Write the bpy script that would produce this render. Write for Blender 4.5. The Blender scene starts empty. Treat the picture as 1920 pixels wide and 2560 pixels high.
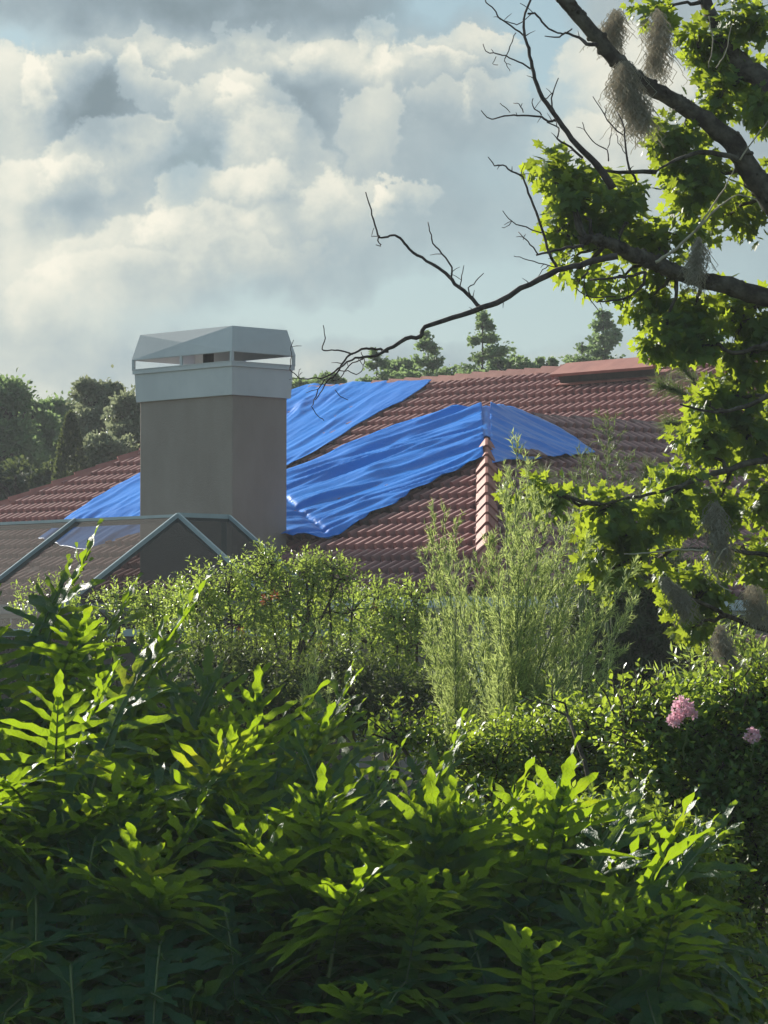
import bpy, bmesh, math, random
import numpy as np
from mathutils import Vector, Matrix, noise
from mathutils.geometry import delaunay_2d_cdt

rng = np.random.default_rng(7)
random.seed(7)
S = bpy.context.scene
COL = S.collection
F = 9000.0
CX, CY, HORIZ = 960.0, 1280.0, 1650.0
EYE = 1.7
PITCH = math.atan((HORIZ - CY) / F)

# ---------------------------------------------------------------- camera
cam_d = bpy.data.cameras.new('camera')
cam = bpy.data.objects.new('camera', cam_d)
COL.objects.link(cam)
cam.location = (0, 0, EYE)
cam.rotation_euler = (math.pi / 2 + PITCH, 0, 0)
cam_d.sensor_fit = 'VERTICAL'
cam_d.sensor_height = 36.0
cam_d.lens = F / 2560.0 * 36.0
cam_d.clip_start = 0.1
cam_d.clip_end = 3000
S.camera = cam
S.render.resolution_x, S.render.resolution_y = 768, 1024
S.view_settings.view_transform = 'Standard'
S.view_settings.look = 'None'
S.view_settings.exposure = 1.0
S.view_settings.gamma = 1.0
S.cycles.max_bounces = 7
S.cycles.diffuse_bounces = 3
S.cycles.glossy_bounces = 2
S.cycles.transmission_bounces = 4
S.cycles.transparent_max_bounces = 10
S.cycles.sample_clamp_indirect = 4

# ---------------------------------------------------------------- sun and sky
SUN_AZ = math.radians(-38.0)      # from +Y, negative = left
SUN_EL = math.radians(22.0)
SUNV = Vector((math.sin(SUN_AZ) * math.cos(SUN_EL), math.cos(SUN_AZ) * math.cos(SUN_EL), math.sin(SUN_EL)))
sd = bpy.data.lights.new('sun', 'SUN')
sd.energy = 5.0
sd.angle = math.radians(0.5)
sd.color = (1.0, 0.94, 0.83)
so = bpy.data.objects.new('sun', sd)
COL.objects.link(so)
so.rotation_euler = SUNV.to_track_quat('Z', 'Y').to_euler()
so.location = SUNV * 60

W = bpy.data.worlds.new('World')
S.world = W
W.use_nodes = True
wt = W.node_tree
wt.nodes.clear()


class G:
    """small helper to write shader node graphs"""
    def __init__(s, tree):
        s.t = tree

    def n(s, typ, **kw):
        nd = s.t.nodes.new(typ)
        for k, v in kw.items():
            setattr(nd, k, v)
        return nd

    def put(s, sock, v):
        if v is None:
            return
        if isinstance(v, bpy.types.NodeSocket):
            s.t.links.new(v, sock)
        else:
            sock.default_value = v

    def m(s, op, a, b=None, c=None, clamp=False):
        nd = s.n('ShaderNodeMath', operation=op, use_clamp=clamp)
        s.put(nd.inputs[0], a)
        s.put(nd.inputs[1], b)
        s.put(nd.inputs[2], c)
        return nd.outputs[0]

    def vm(s, op, a, b=None, scale=None):
        nd = s.n('ShaderNodeVectorMath', operation=op)
        s.put(nd.inputs[0], a)
        s.put(nd.inputs[1], b)
        if scale is not None:
            s.put(nd.inputs['Scale'], scale)
        return nd.outputs['Value' if op in ('LENGTH', 'DOT_PRODUCT', 'DISTANCE') else 'Vector']

    def noise(s, vec, scale, detail=4, rough=0.5, dist=0.0, out='Fac'):
        nd = s.n('ShaderNodeTexNoise')
        s.put(nd.inputs['Vector'], vec)
        nd.inputs['Scale'].default_value = scale
        nd.inputs['Detail'].default_value = detail
        nd.inputs['Roughness'].default_value = rough
        nd.inputs['Distortion'].default_value = dist
        return nd.outputs[out]

    def ramp(s, fac, stops, interp='LINEAR'):
        nd = s.n('ShaderNodeValToRGB')
        nd.color_ramp.interpolation = interp
        el = nd.color_ramp.elements
        while len(el) < len(stops):
            el.new(0.5)
        for e, (p, c) in zip(el, stops):
            e.position = p
            e.color = c if len(c) == 4 else (*c, 1)
        s.put(nd.inputs[0], fac)
        return nd.outputs[0]

    def mix(s, fac, a, b, blend='MIX'):
        nd = s.n('ShaderNodeMix', data_type='RGBA', blend_type=blend)
        s.put(nd.inputs[0], fac)
        s.put(nd.inputs[6], a)
        s.put(nd.inputs[7], b)
        return nd.outputs[2]


def lin(r, g, b, k=1.0):
    f = lambda c: (c / 255 / 12.92 if c <= 10 else ((c / 255 + 0.055) / 1.055) ** 2.4) * k
    return (f(r), f(g), f(b), 1.0)


g = G(wt)
BG = 0.0515
tc = g.n('ShaderNodeTexCoord')
D = tc.outputs['Generated']
sky = g.n('ShaderNodeTexSky', sky_type='NISHITA')
sky.sun_disc = False
sky.sun_elevation = SUN_EL
sky.sun_rotation = SUN_AZ
sky.air_density = 1.2
sky.dust_density = 1.5
# azimuth / elevation of the looking direction in degrees-like units
sep = g.n('ShaderNodeSeparateXYZ')
g.put(sep.inputs[0], D)
azi = g.m('MULTIPLY', g.m('ARCTAN2', sep.outputs[0], sep.outputs[1]), 57.2958)
ele = g.m('MULTIPLY', g.m('ARCSINE', sep.outputs[2]), 57.2958)
comb = g.n('ShaderNodeCombineXYZ')
g.put(comb.inputs[0], azi)
g.put(comb.inputs[1], ele)
P = comb.outputs[0]
# billowing: push the coordinates about with noise
def nv(scale, detail, rough, amp, dist=0.0):
    return g.vm('SCALE', g.vm('SUBTRACT', g.noise(P, scale, detail, rough, dist, out='Color'), (0.5, 0.5, 0.5)), scale=amp)


PS = g.vm('ADD', P, g.vm('ADD', nv(0.55, 4, 0.5, 1.6), nv(2.6, 4, 0.55, 0.45)))           # soft masses
PW = g.vm('ADD', P, g.vm('ADD', nv(0.8, 3, 0.5, 1.3), nv(2.4, 8, 0.62, 0.95)))            # crisp heaped edges


def deg(px, py):
    return (math.degrees(math.atan((px - CX) / F)), math.degrees(math.atan((HORIZ - py) / F)))


def local(src, cx, cy, rx, ry, ang):
    a, e = deg(cx, cy)
    v = g.vm('SUBTRACT', src, (a, e, 0))
    mp = g.n('ShaderNodeMapping', vector_type='TEXTURE')
    g.put(mp.inputs['Vector'], v)
    mp.inputs['Rotation'].default_value = (0, 0, math.radians(ang))
    mp.inputs['Scale'].default_value = (rx * 57.3 / F, ry * 57.3 / F, 1)
    return mp.outputs[0]


def blob(cx, cy, rx, ry, ang, amp):
    l = local(PS, cx, cy, rx, ry, ang)
    return g.m('MULTIPLY', g.m('POWER', 2.718, g.m('MULTIPLY', g.vm('DOT_PRODUCT', l, l), -1.0)), amp)


def smooth(x, lo, hi, a=0.0, b=1.0):
    nd = g.n('ShaderNodeMapRange', interpolation_type='SMOOTHSTEP')
    g.put(nd.inputs[0], x)
    for i_, v_ in enumerate((lo, hi, a, b)):
        nd.inputs[i_ + 1].default_value = v_
    return nd.outputs[0]


def puff(cx, cy, rx, ry, ang, amp):
    """a heap of cloud: hard bright rim above, fading into its own shade below"""
    l = local(PW, cx, cy, rx, ry, ang)
    r_ = g.vm('LENGTH', l)
    sp = g.n('ShaderNodeSeparateXYZ')
    g.put(sp.inputs[0], l)
    m_ = smooth(r_, 1.12, 0.86)
    sh = smooth(sp.outputs[1], -1.0, 0.75, 0.0, 1.0)
    return g.m('MULTIPLY', g.m('MULTIPLY', m_, sh), amp)


SOFT = [
    (20, 430, 130, 360, 0, .36), (300, 600, 400, 150, 15, .22), (600, 420, 260, 170, 0, .10), (150, 760, 300, 140, 15, .22),
    (620, 140, 520, 60, 0, .30), (900, 380, 130, 210, 0, .12), (1560, 300, 240, 260, 0, .30), (100, 980, 420, 70, 0, .30), (760, 920, 170, 90, 0, .22),
    (1420, 890, 200, 50, 0, .26), (430, 10, 640, 75, 0, -.24), (980, 30, 120, 55, 0, -.14), (230, 270, 140, 80, 10, -.42), (475, 395, 105, 75, 60, -.44),
    (760, 290, 105, 120, 0, -.30), (160, 520, 120, 60, -5, -.30), (600, 480, 90, 40, 10, -.22), (330, 640, 200, 60, 15, -.10), (950, 880, 700, 90, 0, .06), (1100, 640, 500, 120, 0, .05), (1180, 560, 330, 240, 0, -.05), (1250, 330, 150, 120, 0, -.06),
]
PUFF = [
    (140, 190, 110, 85, 15, .34), (20, 230, 110, 110, 0, .26), (280, 400, 190, 95, 12, .36), (120, 470, 150, 90, 0, .22), (390, 230, 70, 150, 38, .32), (520, 300, 90, 100, 30, .24),
    (630, 300, 110, 110, 0, .30), (700, 420, 150, 150, 0, .28), (540, 520, 210, 100, 18, .34), (420, 620, 330, 100, 10, .22), (940, 330, 75, 140, -8, .28),
    (860, 520, 120, 105, 0, .28), (1010, 505, 115, 55, -4, .32), (860, 160, 180, 70, 0, .24), (950, 90, 75, 52, 0, .36), (1060, 160, 120, 60, 0, .26), (1180, 110, 125, 62, 0, .38),
    (1230, 240, 80, 70, 0, .26), (1110, 270, 90, 60, 0, .18), (1560, 230, 210, 150, 0, .34), (1480, 400, 170, 120, 0, .18), (250, 740, 260, 90, 12, .14), (650, 660, 200, 80, 0, .12),
    (330, 110, 160, 50, 0, .20), (600, 120, 200, 45, 0, .20),
]
acc = None
for fn, lst in ((blob, SOFT), (puff, PUFF)):
    for bdef in lst:
        o = fn(*bdef)
        acc = o if acc is None else g.m('ADD', acc, o)
fb = g.noise(P, 1.4, 8, 0.6, 0.3)
fb2 = g.noise(P, 0.12, 4, 0.5)
gen = g.m('MULTIPLY', g.m('SUBTRACT', fb2, 0.42), 1.6)
aabs = g.m('ABSOLUTE', azi)
outside = g.m('MULTIPLY', g.m('SUBTRACT', aabs, 8.0), 0.15, clamp=True)
gen = g.m('MULTIPLY', gen, outside)
val = g.m('ADD', g.m('ADD', acc, 0.34), g.m('ADD', gen, g.m('MULTIPLY', g.m('SUBTRACT', fb, 0.5), 0.34)))
k = 10.0
cl = g.ramp(val, [(0.0, lin(104, 124, 133)), (0.22, lin(134, 153, 162)), (0.42, lin(158, 174, 179)),
                  (0.62, lin(188, 196, 191)), (0.82, lin(220, 220, 206)), (1.0, lin(241, 236, 218))])
clk = g.vm('SCALE', cl, scale=k)
# openings where the blue shows
HOLES = [(1120, 30, 170, 60, 0, .9), (1370, 120, 90, 170, 10, .9), (40, 120, 110, 55, 0, .75),
         (1500, 700, 420, 140, 0, .9), (1150, 770, 500, 70, 0, .7), (640, 770, 400, 60, 0, .45), (1250, 420, 160, 110, 0, .35), (470, 400, 90, 60, 60, .25)]
hacc = None
for bdef in HOLES:
    o = blob(*bdef)
    hacc = o if hacc is None else g.m('ADD', hacc, o)
hole = g.m('MULTIPLY', g.m('MULTIPLY', hacc, 1.45, clamp=True), smooth(val, 0.95, 0.55))
bluec = g.vm('SCALE', g.ramp(g.m('MULTIPLY', ele, 0.08), [(0, lin(176, 203, 210)), (1, lin(126, 168, 188))]), scale=k)
blue = g.mix(0.25, bluec, sky.outputs[0])
skyc = g.mix(hole, clk, blue)
# the half of the sky away from the sun is mostly clear and blue
away = g.m('ADD', g.m('MULTIPLY', sep.outputs[1], -1.6), 0.45, clamp=True)
clear = g.vm('SCALE', g.ramp(sep.outputs[2], [(0, lin(170, 200, 206)), (.5, lin(120, 172, 200)), (1, lin(95, 150, 190))]), scale=k)
clear = g.mix(0.3, clear, sky.outputs[0])
skyc = g.mix(g.m('MULTIPLY', away, 0.85), skyc, clear)
skyc = g.vm('SCALE', skyc, scale=g.m('SUBTRACT', 1.0, g.m('MULTIPLY', sep.outputs[0], 0.32)))
bg = g.n('ShaderNodeBackground')
g.put(bg.inputs[0], skyc)
bg.inputs[1].default_value = BG
wo = g.n('ShaderNodeOutputWorld')
g.put(wo.inputs[0], bg.outputs[0])
W.cycles.sampling_method = 'MANUAL'
W.cycles.sample_map_resolution = 512

# ---------------------------------------------------------------- projection helpers
CAM = Vector((0, 0, EYE))


def ray(px, py):
    x, y = (px - CX) / F, -(py - CY) / F
    cp, sp = math.cos(PITCH), math.sin(PITCH)
    return Vector((x, cp - y * sp, sp + y * cp))


def at(px, py, Y):
    d = ray(px, py)
    return CAM + d * (Y / d.y)


def proj(p):
    d = Vector(p) - CAM
    cp, sp = math.cos(PITCH), math.sin(PITCH)
    f = d.y * cp + d.z * sp
    u = -d.y * sp + d.z * cp
    return (CX + F * d.x / f, CY - F * u / f)


def hit(px, py, O, N):
    d = ray(px, py)
    return CAM + d * ((O - CAM).dot(N) / d.dot(N))


# ---------------------------------------------------------------- object helpers
def link(o, parent=None):
    COL.objects.link(o)
    if parent is not None:
        o.parent = parent
        o.matrix_parent_inverse = parent.matrix_world.inverted()
    return o


def thing(name, label, cat, loc=(0, 0, 0), group=None):
    o = bpy.data.objects.new(name, None)
    o.empty_display_size = 0.2
    o.location = loc
    COL.objects.link(o)
    bpy.context.view_layer.update()
    o['label'] = label
    o['category'] = cat
    if group:
        o['group'] = group
    return o


def tag(o, label, cat, group=None):
    o['label'] = label
    o['category'] = cat
    if group:
        o['group'] = group
    return o


def mesh_np(name, V, faces, mat, parent=None, smooth=False):
    """V (n,3); faces: list of int arrays (m,k)"""
    V = np.asarray(V, dtype=np.float32)
    if not isinstance(faces, list):
        faces = [faces]
    faces = [np.asarray(f, dtype=np.int32) for f in faces if len(f)]
    me = bpy.data.meshes.new(name)
    me.vertices.add(len(V))
    if parent is not None:
        off = np.array(parent.matrix_world.translation, dtype=np.float32)
        V = V - off
    me.vertices.foreach_set('co', V.ravel())
    loops = np.concatenate([f.ravel() for f in faces])
    starts, s0 = [], 0
    for f in faces:
        starts.append(s0 + np.arange(len(f)) * f.shape[1])
        s0 += f.size
    starts = np.concatenate(starts).astype(np.int32)
    me.loops.add(len(loops))
    me.loops.foreach_set('vertex_index', loops)
    me.polygons.add(len(starts))
    me.polygons.foreach_set('loop_start', starts)
    me.update(calc_edges=True)
    me.validate()
    me.polygons.foreach_set('use_smooth', np.full(len(me.polygons), bool(smooth)))
    me.materials.append(mat)
    o = bpy.data.objects.new(name, me)
    COL.objects.link(o)
    if parent is not None:
        o.parent = parent
    return o


class MB:
    def __init__(s):
        s.V, s.T, s.Q, s.n = [], [], [], 0

    def add(s, V, tris=None, quads=None):
        V = np.asarray(V, dtype=float).reshape(-1, 3)
        if tris is not None and len(tris):
            s.T.append(np.asarray(tris) + s.n)
        if quads is not None and len(quads):
            s.Q.append(np.asarray(quads) + s.n)
        s.V.append(V)
        s.n += len(V)

    def tube(s, pts, rad, sides=7, jitter=0.0, cap=True):
        pts = [Vector(p) for p in pts]
        n = len(pts)
        rad = np.interp(np.arange(n), np.linspace(0, n - 1, len(rad)), rad)
        ref = Vector((0.13, 0.31, 0.94)).normalized()
        V = []
        for i, p in enumerate(pts):
            t = (pts[min(i + 1, n - 1)] - pts[max(i - 1, 0)])
            t = t.normalized() if t.length > 1e-9 else Vector((0, 0, 1))
            a = t.cross(ref)
            if a.length < 0.1:
                a = t.cross(Vector((1, 0, 0)))
            a.normalize()
            b = t.cross(a)
            for k in range(sides):
                an = 2 * math.pi * k / sides
                r = rad[i] * (1 + jitter * (random.random() - .5))
                V.append(p + a * (r * math.cos(an)) + b * (r * math.sin(an)))
        Q = [(i * sides + k, i * sides + (k + 1) % sides, (i + 1) * sides + (k + 1) % sides, (i + 1) * sides + k)
             for i in range(n - 1) for k in range(sides)]
        T = []
        if cap and sides > 3:
            T = [(0, k + 1, k) for k in range(1, sides - 1)]
            o = (n - 1) * sides
            T += [(o, o + k, o + k + 1) for k in range(1, sides - 1)]
        s.add([tuple(v) for v in V], T, Q)

    def box(s, O, X, Y, Z):
        """corner O and three edge vectors"""
        O, X, Y, Z = Vector(O), Vector(X), Vector(Y), Vector(Z)
        V = [O, O + X, O + X + Y, O + Y, O + Z, O + X + Z, O + X + Y + Z, O + Y + Z]
        Q = [(0, 3, 2, 1), (4, 5, 6, 7), (0, 1, 5, 4), (1, 2, 6, 5), (2, 3, 7, 6), (3, 0, 4, 7)]
        s.add([tuple(v) for v in V], None, Q)

    def bar(s, a, b, w, h, up=(0, 0, 1)):
        a, b = Vector(a), Vector(b)
        t = (b - a).normalized()
        sd_ = t.cross(Vector(up))
        if sd_.length < 1e-3:
            sd_ = t.cross(Vector((1, 0, 0)))
        sd_.normalize()
        u_ = sd_.cross(t)
        s.box(a - sd_ * (w / 2) - u_ * (h / 2), b - a, sd_ * w, u_ * h)

    def build(s, name, mat, parent=None, smooth=False):
        f = []
        if s.T:
            f.append(np.concatenate(s.T))
        if s.Q:
            f.append(np.concatenate(s.Q))
        return mesh_np(name, np.concatenate(s.V), f, mat, parent, smooth)


def nrm(a):
    return a / np.maximum(np.linalg.norm(a, axis=-1, keepdims=True), 1e-9)


def frames(fwd, up):
    """rotation matrices whose y column is fwd and z column is as near up as can be"""
    f = nrm(fwd)
    x = nrm(np.cross(f, up))
    z = np.cross(x, f)
    return np.stack([x, f, z], axis=-1)


def inst(tv, R, pos, s):
    """template verts placed N times"""
    s = np.asarray(s)
    if s.ndim == 1:
        v = tv[None] * s[:, None, None]
    else:
        v = tv[None] * s[:, None, :]
    v = np.einsum('nij,nkj->nki', R, v) + pos[:, None, :]
    return v.reshape(-1, 3)


def rep(tf, n, nv):
    tf = np.asarray(tf)
    return (tf[None] + (np.arange(n) * nv)[:, None, None]).reshape(-1, tf.shape[1])


def scatter(mb, tv, tf, pos, fwd, up, s):
    tv = np.asarray(tv, float)
    R = frames(fwd, up)
    tf = np.asarray(tf)
    V = inst(tv, R, pos, s)
    f = rep(tf, len(pos), len(tv))
    if tf.shape[1] == 3:
        mb.add(V, f, None)
    else:
        mb.add(V, None, f)


def rnd_dirs(n, zmin=-1.0, zmax=1.0):
    z = rng.uniform(zmin, zmax, n)
    a = rng.uniform(0, 2 * math.pi, n)
    r = np.sqrt(np.maximum(0, 1 - z * z))
    return np.stack([r * np.cos(a), r * np.sin(a), z], -1)


# leaf templates (length 1 along +y)
OVAL_V = [(0, 0, 0), (-.2, .25, .05), (.2, .25, .05), (-.24, .55, .05), (.24, .55, .05), (0, 1, -.08), (0, .3, 0), (0, .65, -.01)]
OVAL_F = [(0, 6, 1), (0, 2, 6), (1, 6, 3), (6, 7, 3), (6, 2, 4), (6, 4, 7), (3, 7, 5), (7, 4, 5)]
NARROW_V = [(0, 0, 0), (-.09, .4, .02), (.09, .4, .02), (0, 1, -.05)]
NARROW_F = [(0, 2, 1), (1, 2, 3)]
NEEDLE_V = [(-.03, 0, 0), (.03, 0, 0), (0, 1, 0)]
NEEDLE_F = [(0, 1, 2)]


def maple_template():
    out = [(0.06, 0.0), (.30, -.02), (.24, .14), (.56, .20), (.36, .34), (.50, .62), (.24, .58), (.16, .72), (0, 1.0)]
    pts = out + [(-x, y) for x, y in reversed(out[:-1])]
    V = [(0, .3, 0.03)]
    for i, (x, y) in enumerate(pts):
        V.append((x, y, -.16 * abs(x) - .10 * max(0, y - .5) + (.03 if i % 2 else 0)))
    n = len(pts)
    Fc = [(0, i + 1, (i + 1) % n + 1) for i in range(n)]
    return V, Fc


MAPLE_V, MAPLE_F = maple_template()


# ---------------------------------------------------------------- materials
def new_mat(name):
    m = bpy.data.materials.new(name)
    m.use_nodes = True
    m.node_tree.nodes.clear()
    gg = G(m.node_tree)
    out = gg.n('ShaderNodeOutputMaterial')
    return m, gg, out


def leaf_mat(name, c1, c2, t1, rough=0.45, trans=0.45, spec=0.5, nscale=1.5, yellow=None, bump=0.0):
    m, q, out = new_mat(name)
    geo = q.n('ShaderNodeNewGeometry')
    rnd = geo.outputs['Random Per Island']
    tcn = q.n('ShaderNodeTexCoord')
    nz = q.noise(tcn.outputs['Object'], nscale, 3)
    if yellow:
        rnd = q.noise(tcn.outputs['Object'], 3.1, 2)
    f = q.m('MULTIPLY', q.m('ADD', rnd, nz), 0.5)
    col = q.ramp(f, [(.25, (*c1, 1)), (.75, (*c2, 1))])
    tcol = q.ramp(f, [(.25, tuple(v * .75 for v in t1) + (1,)), (.8, (*t1, 1))])
    if yellow:
        yf = q.m('MULTIPLY', q.m('SUBTRACT', q.noise(tcn.outputs['Object'], 4.3, 3), 0.58, clamp=True), 5.0, clamp=True)
        tcol = q.mix(yf, tcol, (*yellow, 1))
    p = q.n('ShaderNodeBsdfPrincipled')
    q.put(p.inputs['Base Color'], col)
    p.inputs['Roughness'].default_value = rough
    p.inputs['Specular IOR Level'].default_value = spec
    tr = q.n('ShaderNodeBsdfTranslucent')
    q.put(tr.inputs[0], tcol)
    if bump:
        b = q.n('ShaderNodeBump')
        b.inputs['Strength'].default_value = bump
        b.inputs['Distance'].default_value = 0.01
        q.put(b.inputs['Height'], q.noise(tcn.outputs['Object'], 38, 3, .6, 1.5))
        q.put(p.inputs['Normal'], b.outputs[0])
        q.put(tr.inputs['Normal'], b.outputs[0])
    mx = q.n('ShaderNodeMixShader')
    mx.inputs[0].default_value = trans
    q.put(mx.inputs[1], p.outputs[0])
    q.put(mx.inputs[2], tr.outputs[0])
    q.put(out.inputs[0], mx.outputs[0])
    return m


def basic(name, c1, c2, rough=0.8, nscale=6, detail=6, bump=0.0, bscale=40, spec=0.3, metal=0.0, stretch=None, p0=.35, p1=.65):
    m, q, out = new_mat(name)
    tcn = q.n('ShaderNodeTexCoord')
    vec = tcn.outputs['Object']
    if stretch:
        mp = q.n('ShaderNodeMapping')
        mp.inputs['Scale'].default_value = stretch
        q.put(mp.inputs[0], vec)
        vec = mp.outputs[0]
    nz = q.noise(vec, nscale, detail, 0.6)
    col = q.ramp(nz, [(p0, (*c1, 1)), (p1, (*c2, 1))])
    p = q.n('ShaderNodeBsdfPrincipled')
    q.put(p.inputs['Base Color'], col)
    p.inputs['Roughness'].default_value = rough
    p.inputs['Specular IOR Level'].default_value = spec
    p.inputs['Metallic'].default_value = metal
    if bump:
        b = q.n('ShaderNodeBump')
        b.inputs['Strength'].default_value = bump
        b.inputs['Distance'].default_value = 0.01
        q.put(b.inputs['Height'], q.noise(vec, bscale, 4, 0.6))
        q.put(p.inputs['Normal'], b.outputs[0])
    q.put(out.inputs[0], p.outputs[0])
    return m


M = {}
M['tile'] = basic('roof_tile', (.13, .042, .040), (.21, .080, .072), 0.58, 2.2, 8, .08, 60, 1.0)
M['cap'] = basic('ridge_tile', (.25, .08, .064), (.36, .13, .10), 0.7, 2.5, 6, .3, 50, .3)
M['mortar'] = basic('roof_mortar', (.25, .17, .14), (.4, .28, .23), .9, 9, 5, .4, 60)
M['stucco'] = basic('stucco', (.265, .215, .188), (.325, .268, .235), 0.9, 1.5, 9, .6, 70, .2, stretch=(1.3, 1.3, .6), p0=.3, p1=.7)
M['wall'] = basic('wall_stucco', (.30, .27, .25), (.36, .33, .31), 0.9, 1.0, 6, .5, 90, .2)
M['capmetal'] = basic('painted_metal', (.50, .51, .53), (.58, .585, .60), 0.5, 1.5, 5, .05, 30, .4)
M['dark'] = basic('flue_and_shadow_dark', (.02, .018, .016), (.05, .035, .03), 0.9)
M['gutter'] = basic('gutter_white', (.50, .56, .60), (.60, .66, .70), 0.5, 3, 4, 0, 30, .4)
M['alu'] = basic('enclosure_frame', (.26, .33, .36), (.32, .40, .43), 0.3, 4, 4, 0, 20, 1.0)
M['bark'] = basic('bark', (.045, .035, .028), (.16, .14, .11), 0.95, 14, 8, 1.0, 50, .1, p0=.4, p1=.7)
M['twig'] = basic('dead_twig', (.045, .035, .035), (.10, .08, .075), 0.9, 20, 4, .5, 80, .1)
M['paletwig'] = basic('pale_twig', (.32, .27, .20), (.45, .40, .30), 0.9, 20, 4, 0, 80, .1)
M['stem'] = basic('green_stem', (.10, .14, .05), (.18, .22, .09), 0.6, 9, 4, 0, 80, .3)
M['ground'] = basic('soil_and_grass', (.03, .045, .015), (.07, .08, .03), 0.95, 3, 8, .6, 20, .1)
M['moss'] = leaf_mat('moss_fibre', (.24, .22, .17), (.38, .35, .28), (.36, .32, .24), .9, .35, .1)
M['maple'] = leaf_mat('maple_leaf', (.035, .09, .028), (.055, .13, .04), (.45, .56, .035), .5, .46, .35, 1.0)
M['philo'] = leaf_mat('lobed_leaf', (.012, .062, .036), (.022, .09, .042), (.45, .66, .02), .44, .38, .30, 1.2, (.66, .66, .03), .7)
M['hedge'] = leaf_mat('oval_leaf', (.03, .09, .03), (.055, .13, .04), (.46, .60, .05), .35, .50, .5, 1.5)
M['brush'] = leaf_mat('narrow_leaf', (.06, .12, .035), (.12, .20, .055), (.50, .64, .10), .35, .48, .6, 1.5)
M['fennel'] = leaf_mat('feathery_leaf', (.24, .34, .12), (.33, .43, .17), (.60, .70, .22), .6, .48, .25, 1.2)
M['far'] = leaf_mat('far_leaf', (.07, .13, .06), (.12, .20, .09), (.28, .40, .15), .6, .42, .3, .35)
M['farpale'] = leaf_mat('far_silvery_leaf', (.10, .13, .07), (.20, .23, .14), (.32, .36, .2), .4, .35, .5, .35)
M['fardark'] = leaf_mat('cypress_leaf', (.035, .06, .04), (.06, .09, .05), (.16, .2, .06), .7, .3, .2, .5)
M['pine'] = leaf_mat('pine_needle', (.05, .09, .04), (.09, .14, .06), (.25, .32, .10), .5, .35, .3, 1.0)
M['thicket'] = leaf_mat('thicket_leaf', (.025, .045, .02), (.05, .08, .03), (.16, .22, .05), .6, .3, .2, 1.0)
M['petal'] = leaf_mat('pink_petal', (.80, .50, .60), (.88, .62, .70), (.85, .5, .6), .6, .4, .2, 5)
M['red'] = leaf_mat('red_stamen', (.28, .05, .03), (.4, .08, .04), (.5, .1, .05), .6, .3, .2, 5)

# sunlit streaks painted into the tile colour: paler along the crest of every roll
m, q, out = new_mat('roof_tile_lit_crest')
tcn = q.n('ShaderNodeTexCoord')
at_ = q.n('ShaderNodeAttribute', attribute_name='crest_light')
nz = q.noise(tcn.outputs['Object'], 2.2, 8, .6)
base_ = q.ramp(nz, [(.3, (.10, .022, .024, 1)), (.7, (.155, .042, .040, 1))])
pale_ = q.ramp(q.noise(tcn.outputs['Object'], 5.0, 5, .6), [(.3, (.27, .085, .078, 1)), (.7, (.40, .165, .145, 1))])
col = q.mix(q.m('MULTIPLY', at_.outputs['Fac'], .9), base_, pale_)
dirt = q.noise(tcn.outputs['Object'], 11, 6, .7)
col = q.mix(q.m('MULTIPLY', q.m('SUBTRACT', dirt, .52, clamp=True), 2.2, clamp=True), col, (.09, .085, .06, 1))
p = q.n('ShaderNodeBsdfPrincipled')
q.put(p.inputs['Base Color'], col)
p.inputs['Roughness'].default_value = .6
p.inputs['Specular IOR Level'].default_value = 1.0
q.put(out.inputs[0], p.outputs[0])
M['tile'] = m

# tarpaulin
m, q, out = new_mat('blue_tarpaulin')
tcn = q.n('ShaderNodeTexCoord')
nz = q.noise(tcn.outputs['Object'], 0.8, 4)
col = q.ramp(nz, [(.3, (.003, .145, .56, 1)), (.7, (.008, .205, .70, 1))])
p = q.n('ShaderNodeBsdfPrincipled')
q.put(p.inputs['Base Color'], col)
p.inputs['Roughness'].default_value = 0.33
p.inputs['Specular IOR Level'].default_value = 0.16
b = q.n('ShaderNodeBump')
b.inputs['Strength'].default_value = 0.7
b.inputs['Distance'].default_value = 0.02
q.put(b.inputs['Height'], q.noise(tcn.outputs['Object'], 3.2, 5, .55, 1.2))
q.put(p.inputs['Normal'], b.outputs[0])
q.put(out.inputs[0], p.outputs[0])
M['tarp'] = m

# insect screen: fine dark weave that lets part of the view through
m, q, out = new_mat('insect_screen')
p = q.n('ShaderNodeBsdfPrincipled')
p.inputs['Base Color'].default_value = (.038, .034, .031, 1)
p.inputs['Roughness'].default_value = 0.9
p.inputs['Specular IOR Level'].default_value = 0.05
tr = q.n('ShaderNodeBsdfTransparent')
mx = q.n('ShaderNodeMixShader')
mx.inputs[0].default_value = 0.78
q.put(mx.inputs[1], tr.outputs[0])
q.put(mx.inputs[2], p.outputs[0])
q.put(out.inputs[0], mx.outputs[0])
M['screen'] = m

# ---------------------------------------------------------------- ground
gm = MB()
gm.add([(-1500, -60, 0), (1500, -60, 0), (1500, 2500, 0), (-1500, 2500, 0)], None, [(0, 1, 2, 3)])
go = gm.build('ground', M['ground'])
go['kind'] = 'structure'

# ---------------------------------------------------------------- the house
TH = math.radians(46.5)
u = Vector((math.cos(TH), -math.sin(TH), 0))
v = Vector((math.sin(TH), math.cos(TH), 0))
Z = Vector((0, 0, 1))
PT = 0.46
SV = (-v - Z * PT).normalized()            # down the slopes that face the camera's left
NV = u.cross(SV)
NV = NV if NV.z > 0 else -NV
SU = (u - Z * PT).normalized()             # down the slopes that face right
NU = SU.cross(v)
NU = NU if NU.z > 0 else -NU
PK = at(1215, 1042, 49.0)                  # peak of the wing
RP = at(1400, 938, 57.8)                   # a point of the main ridge
ZE = 2.45                                  # eaves


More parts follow.
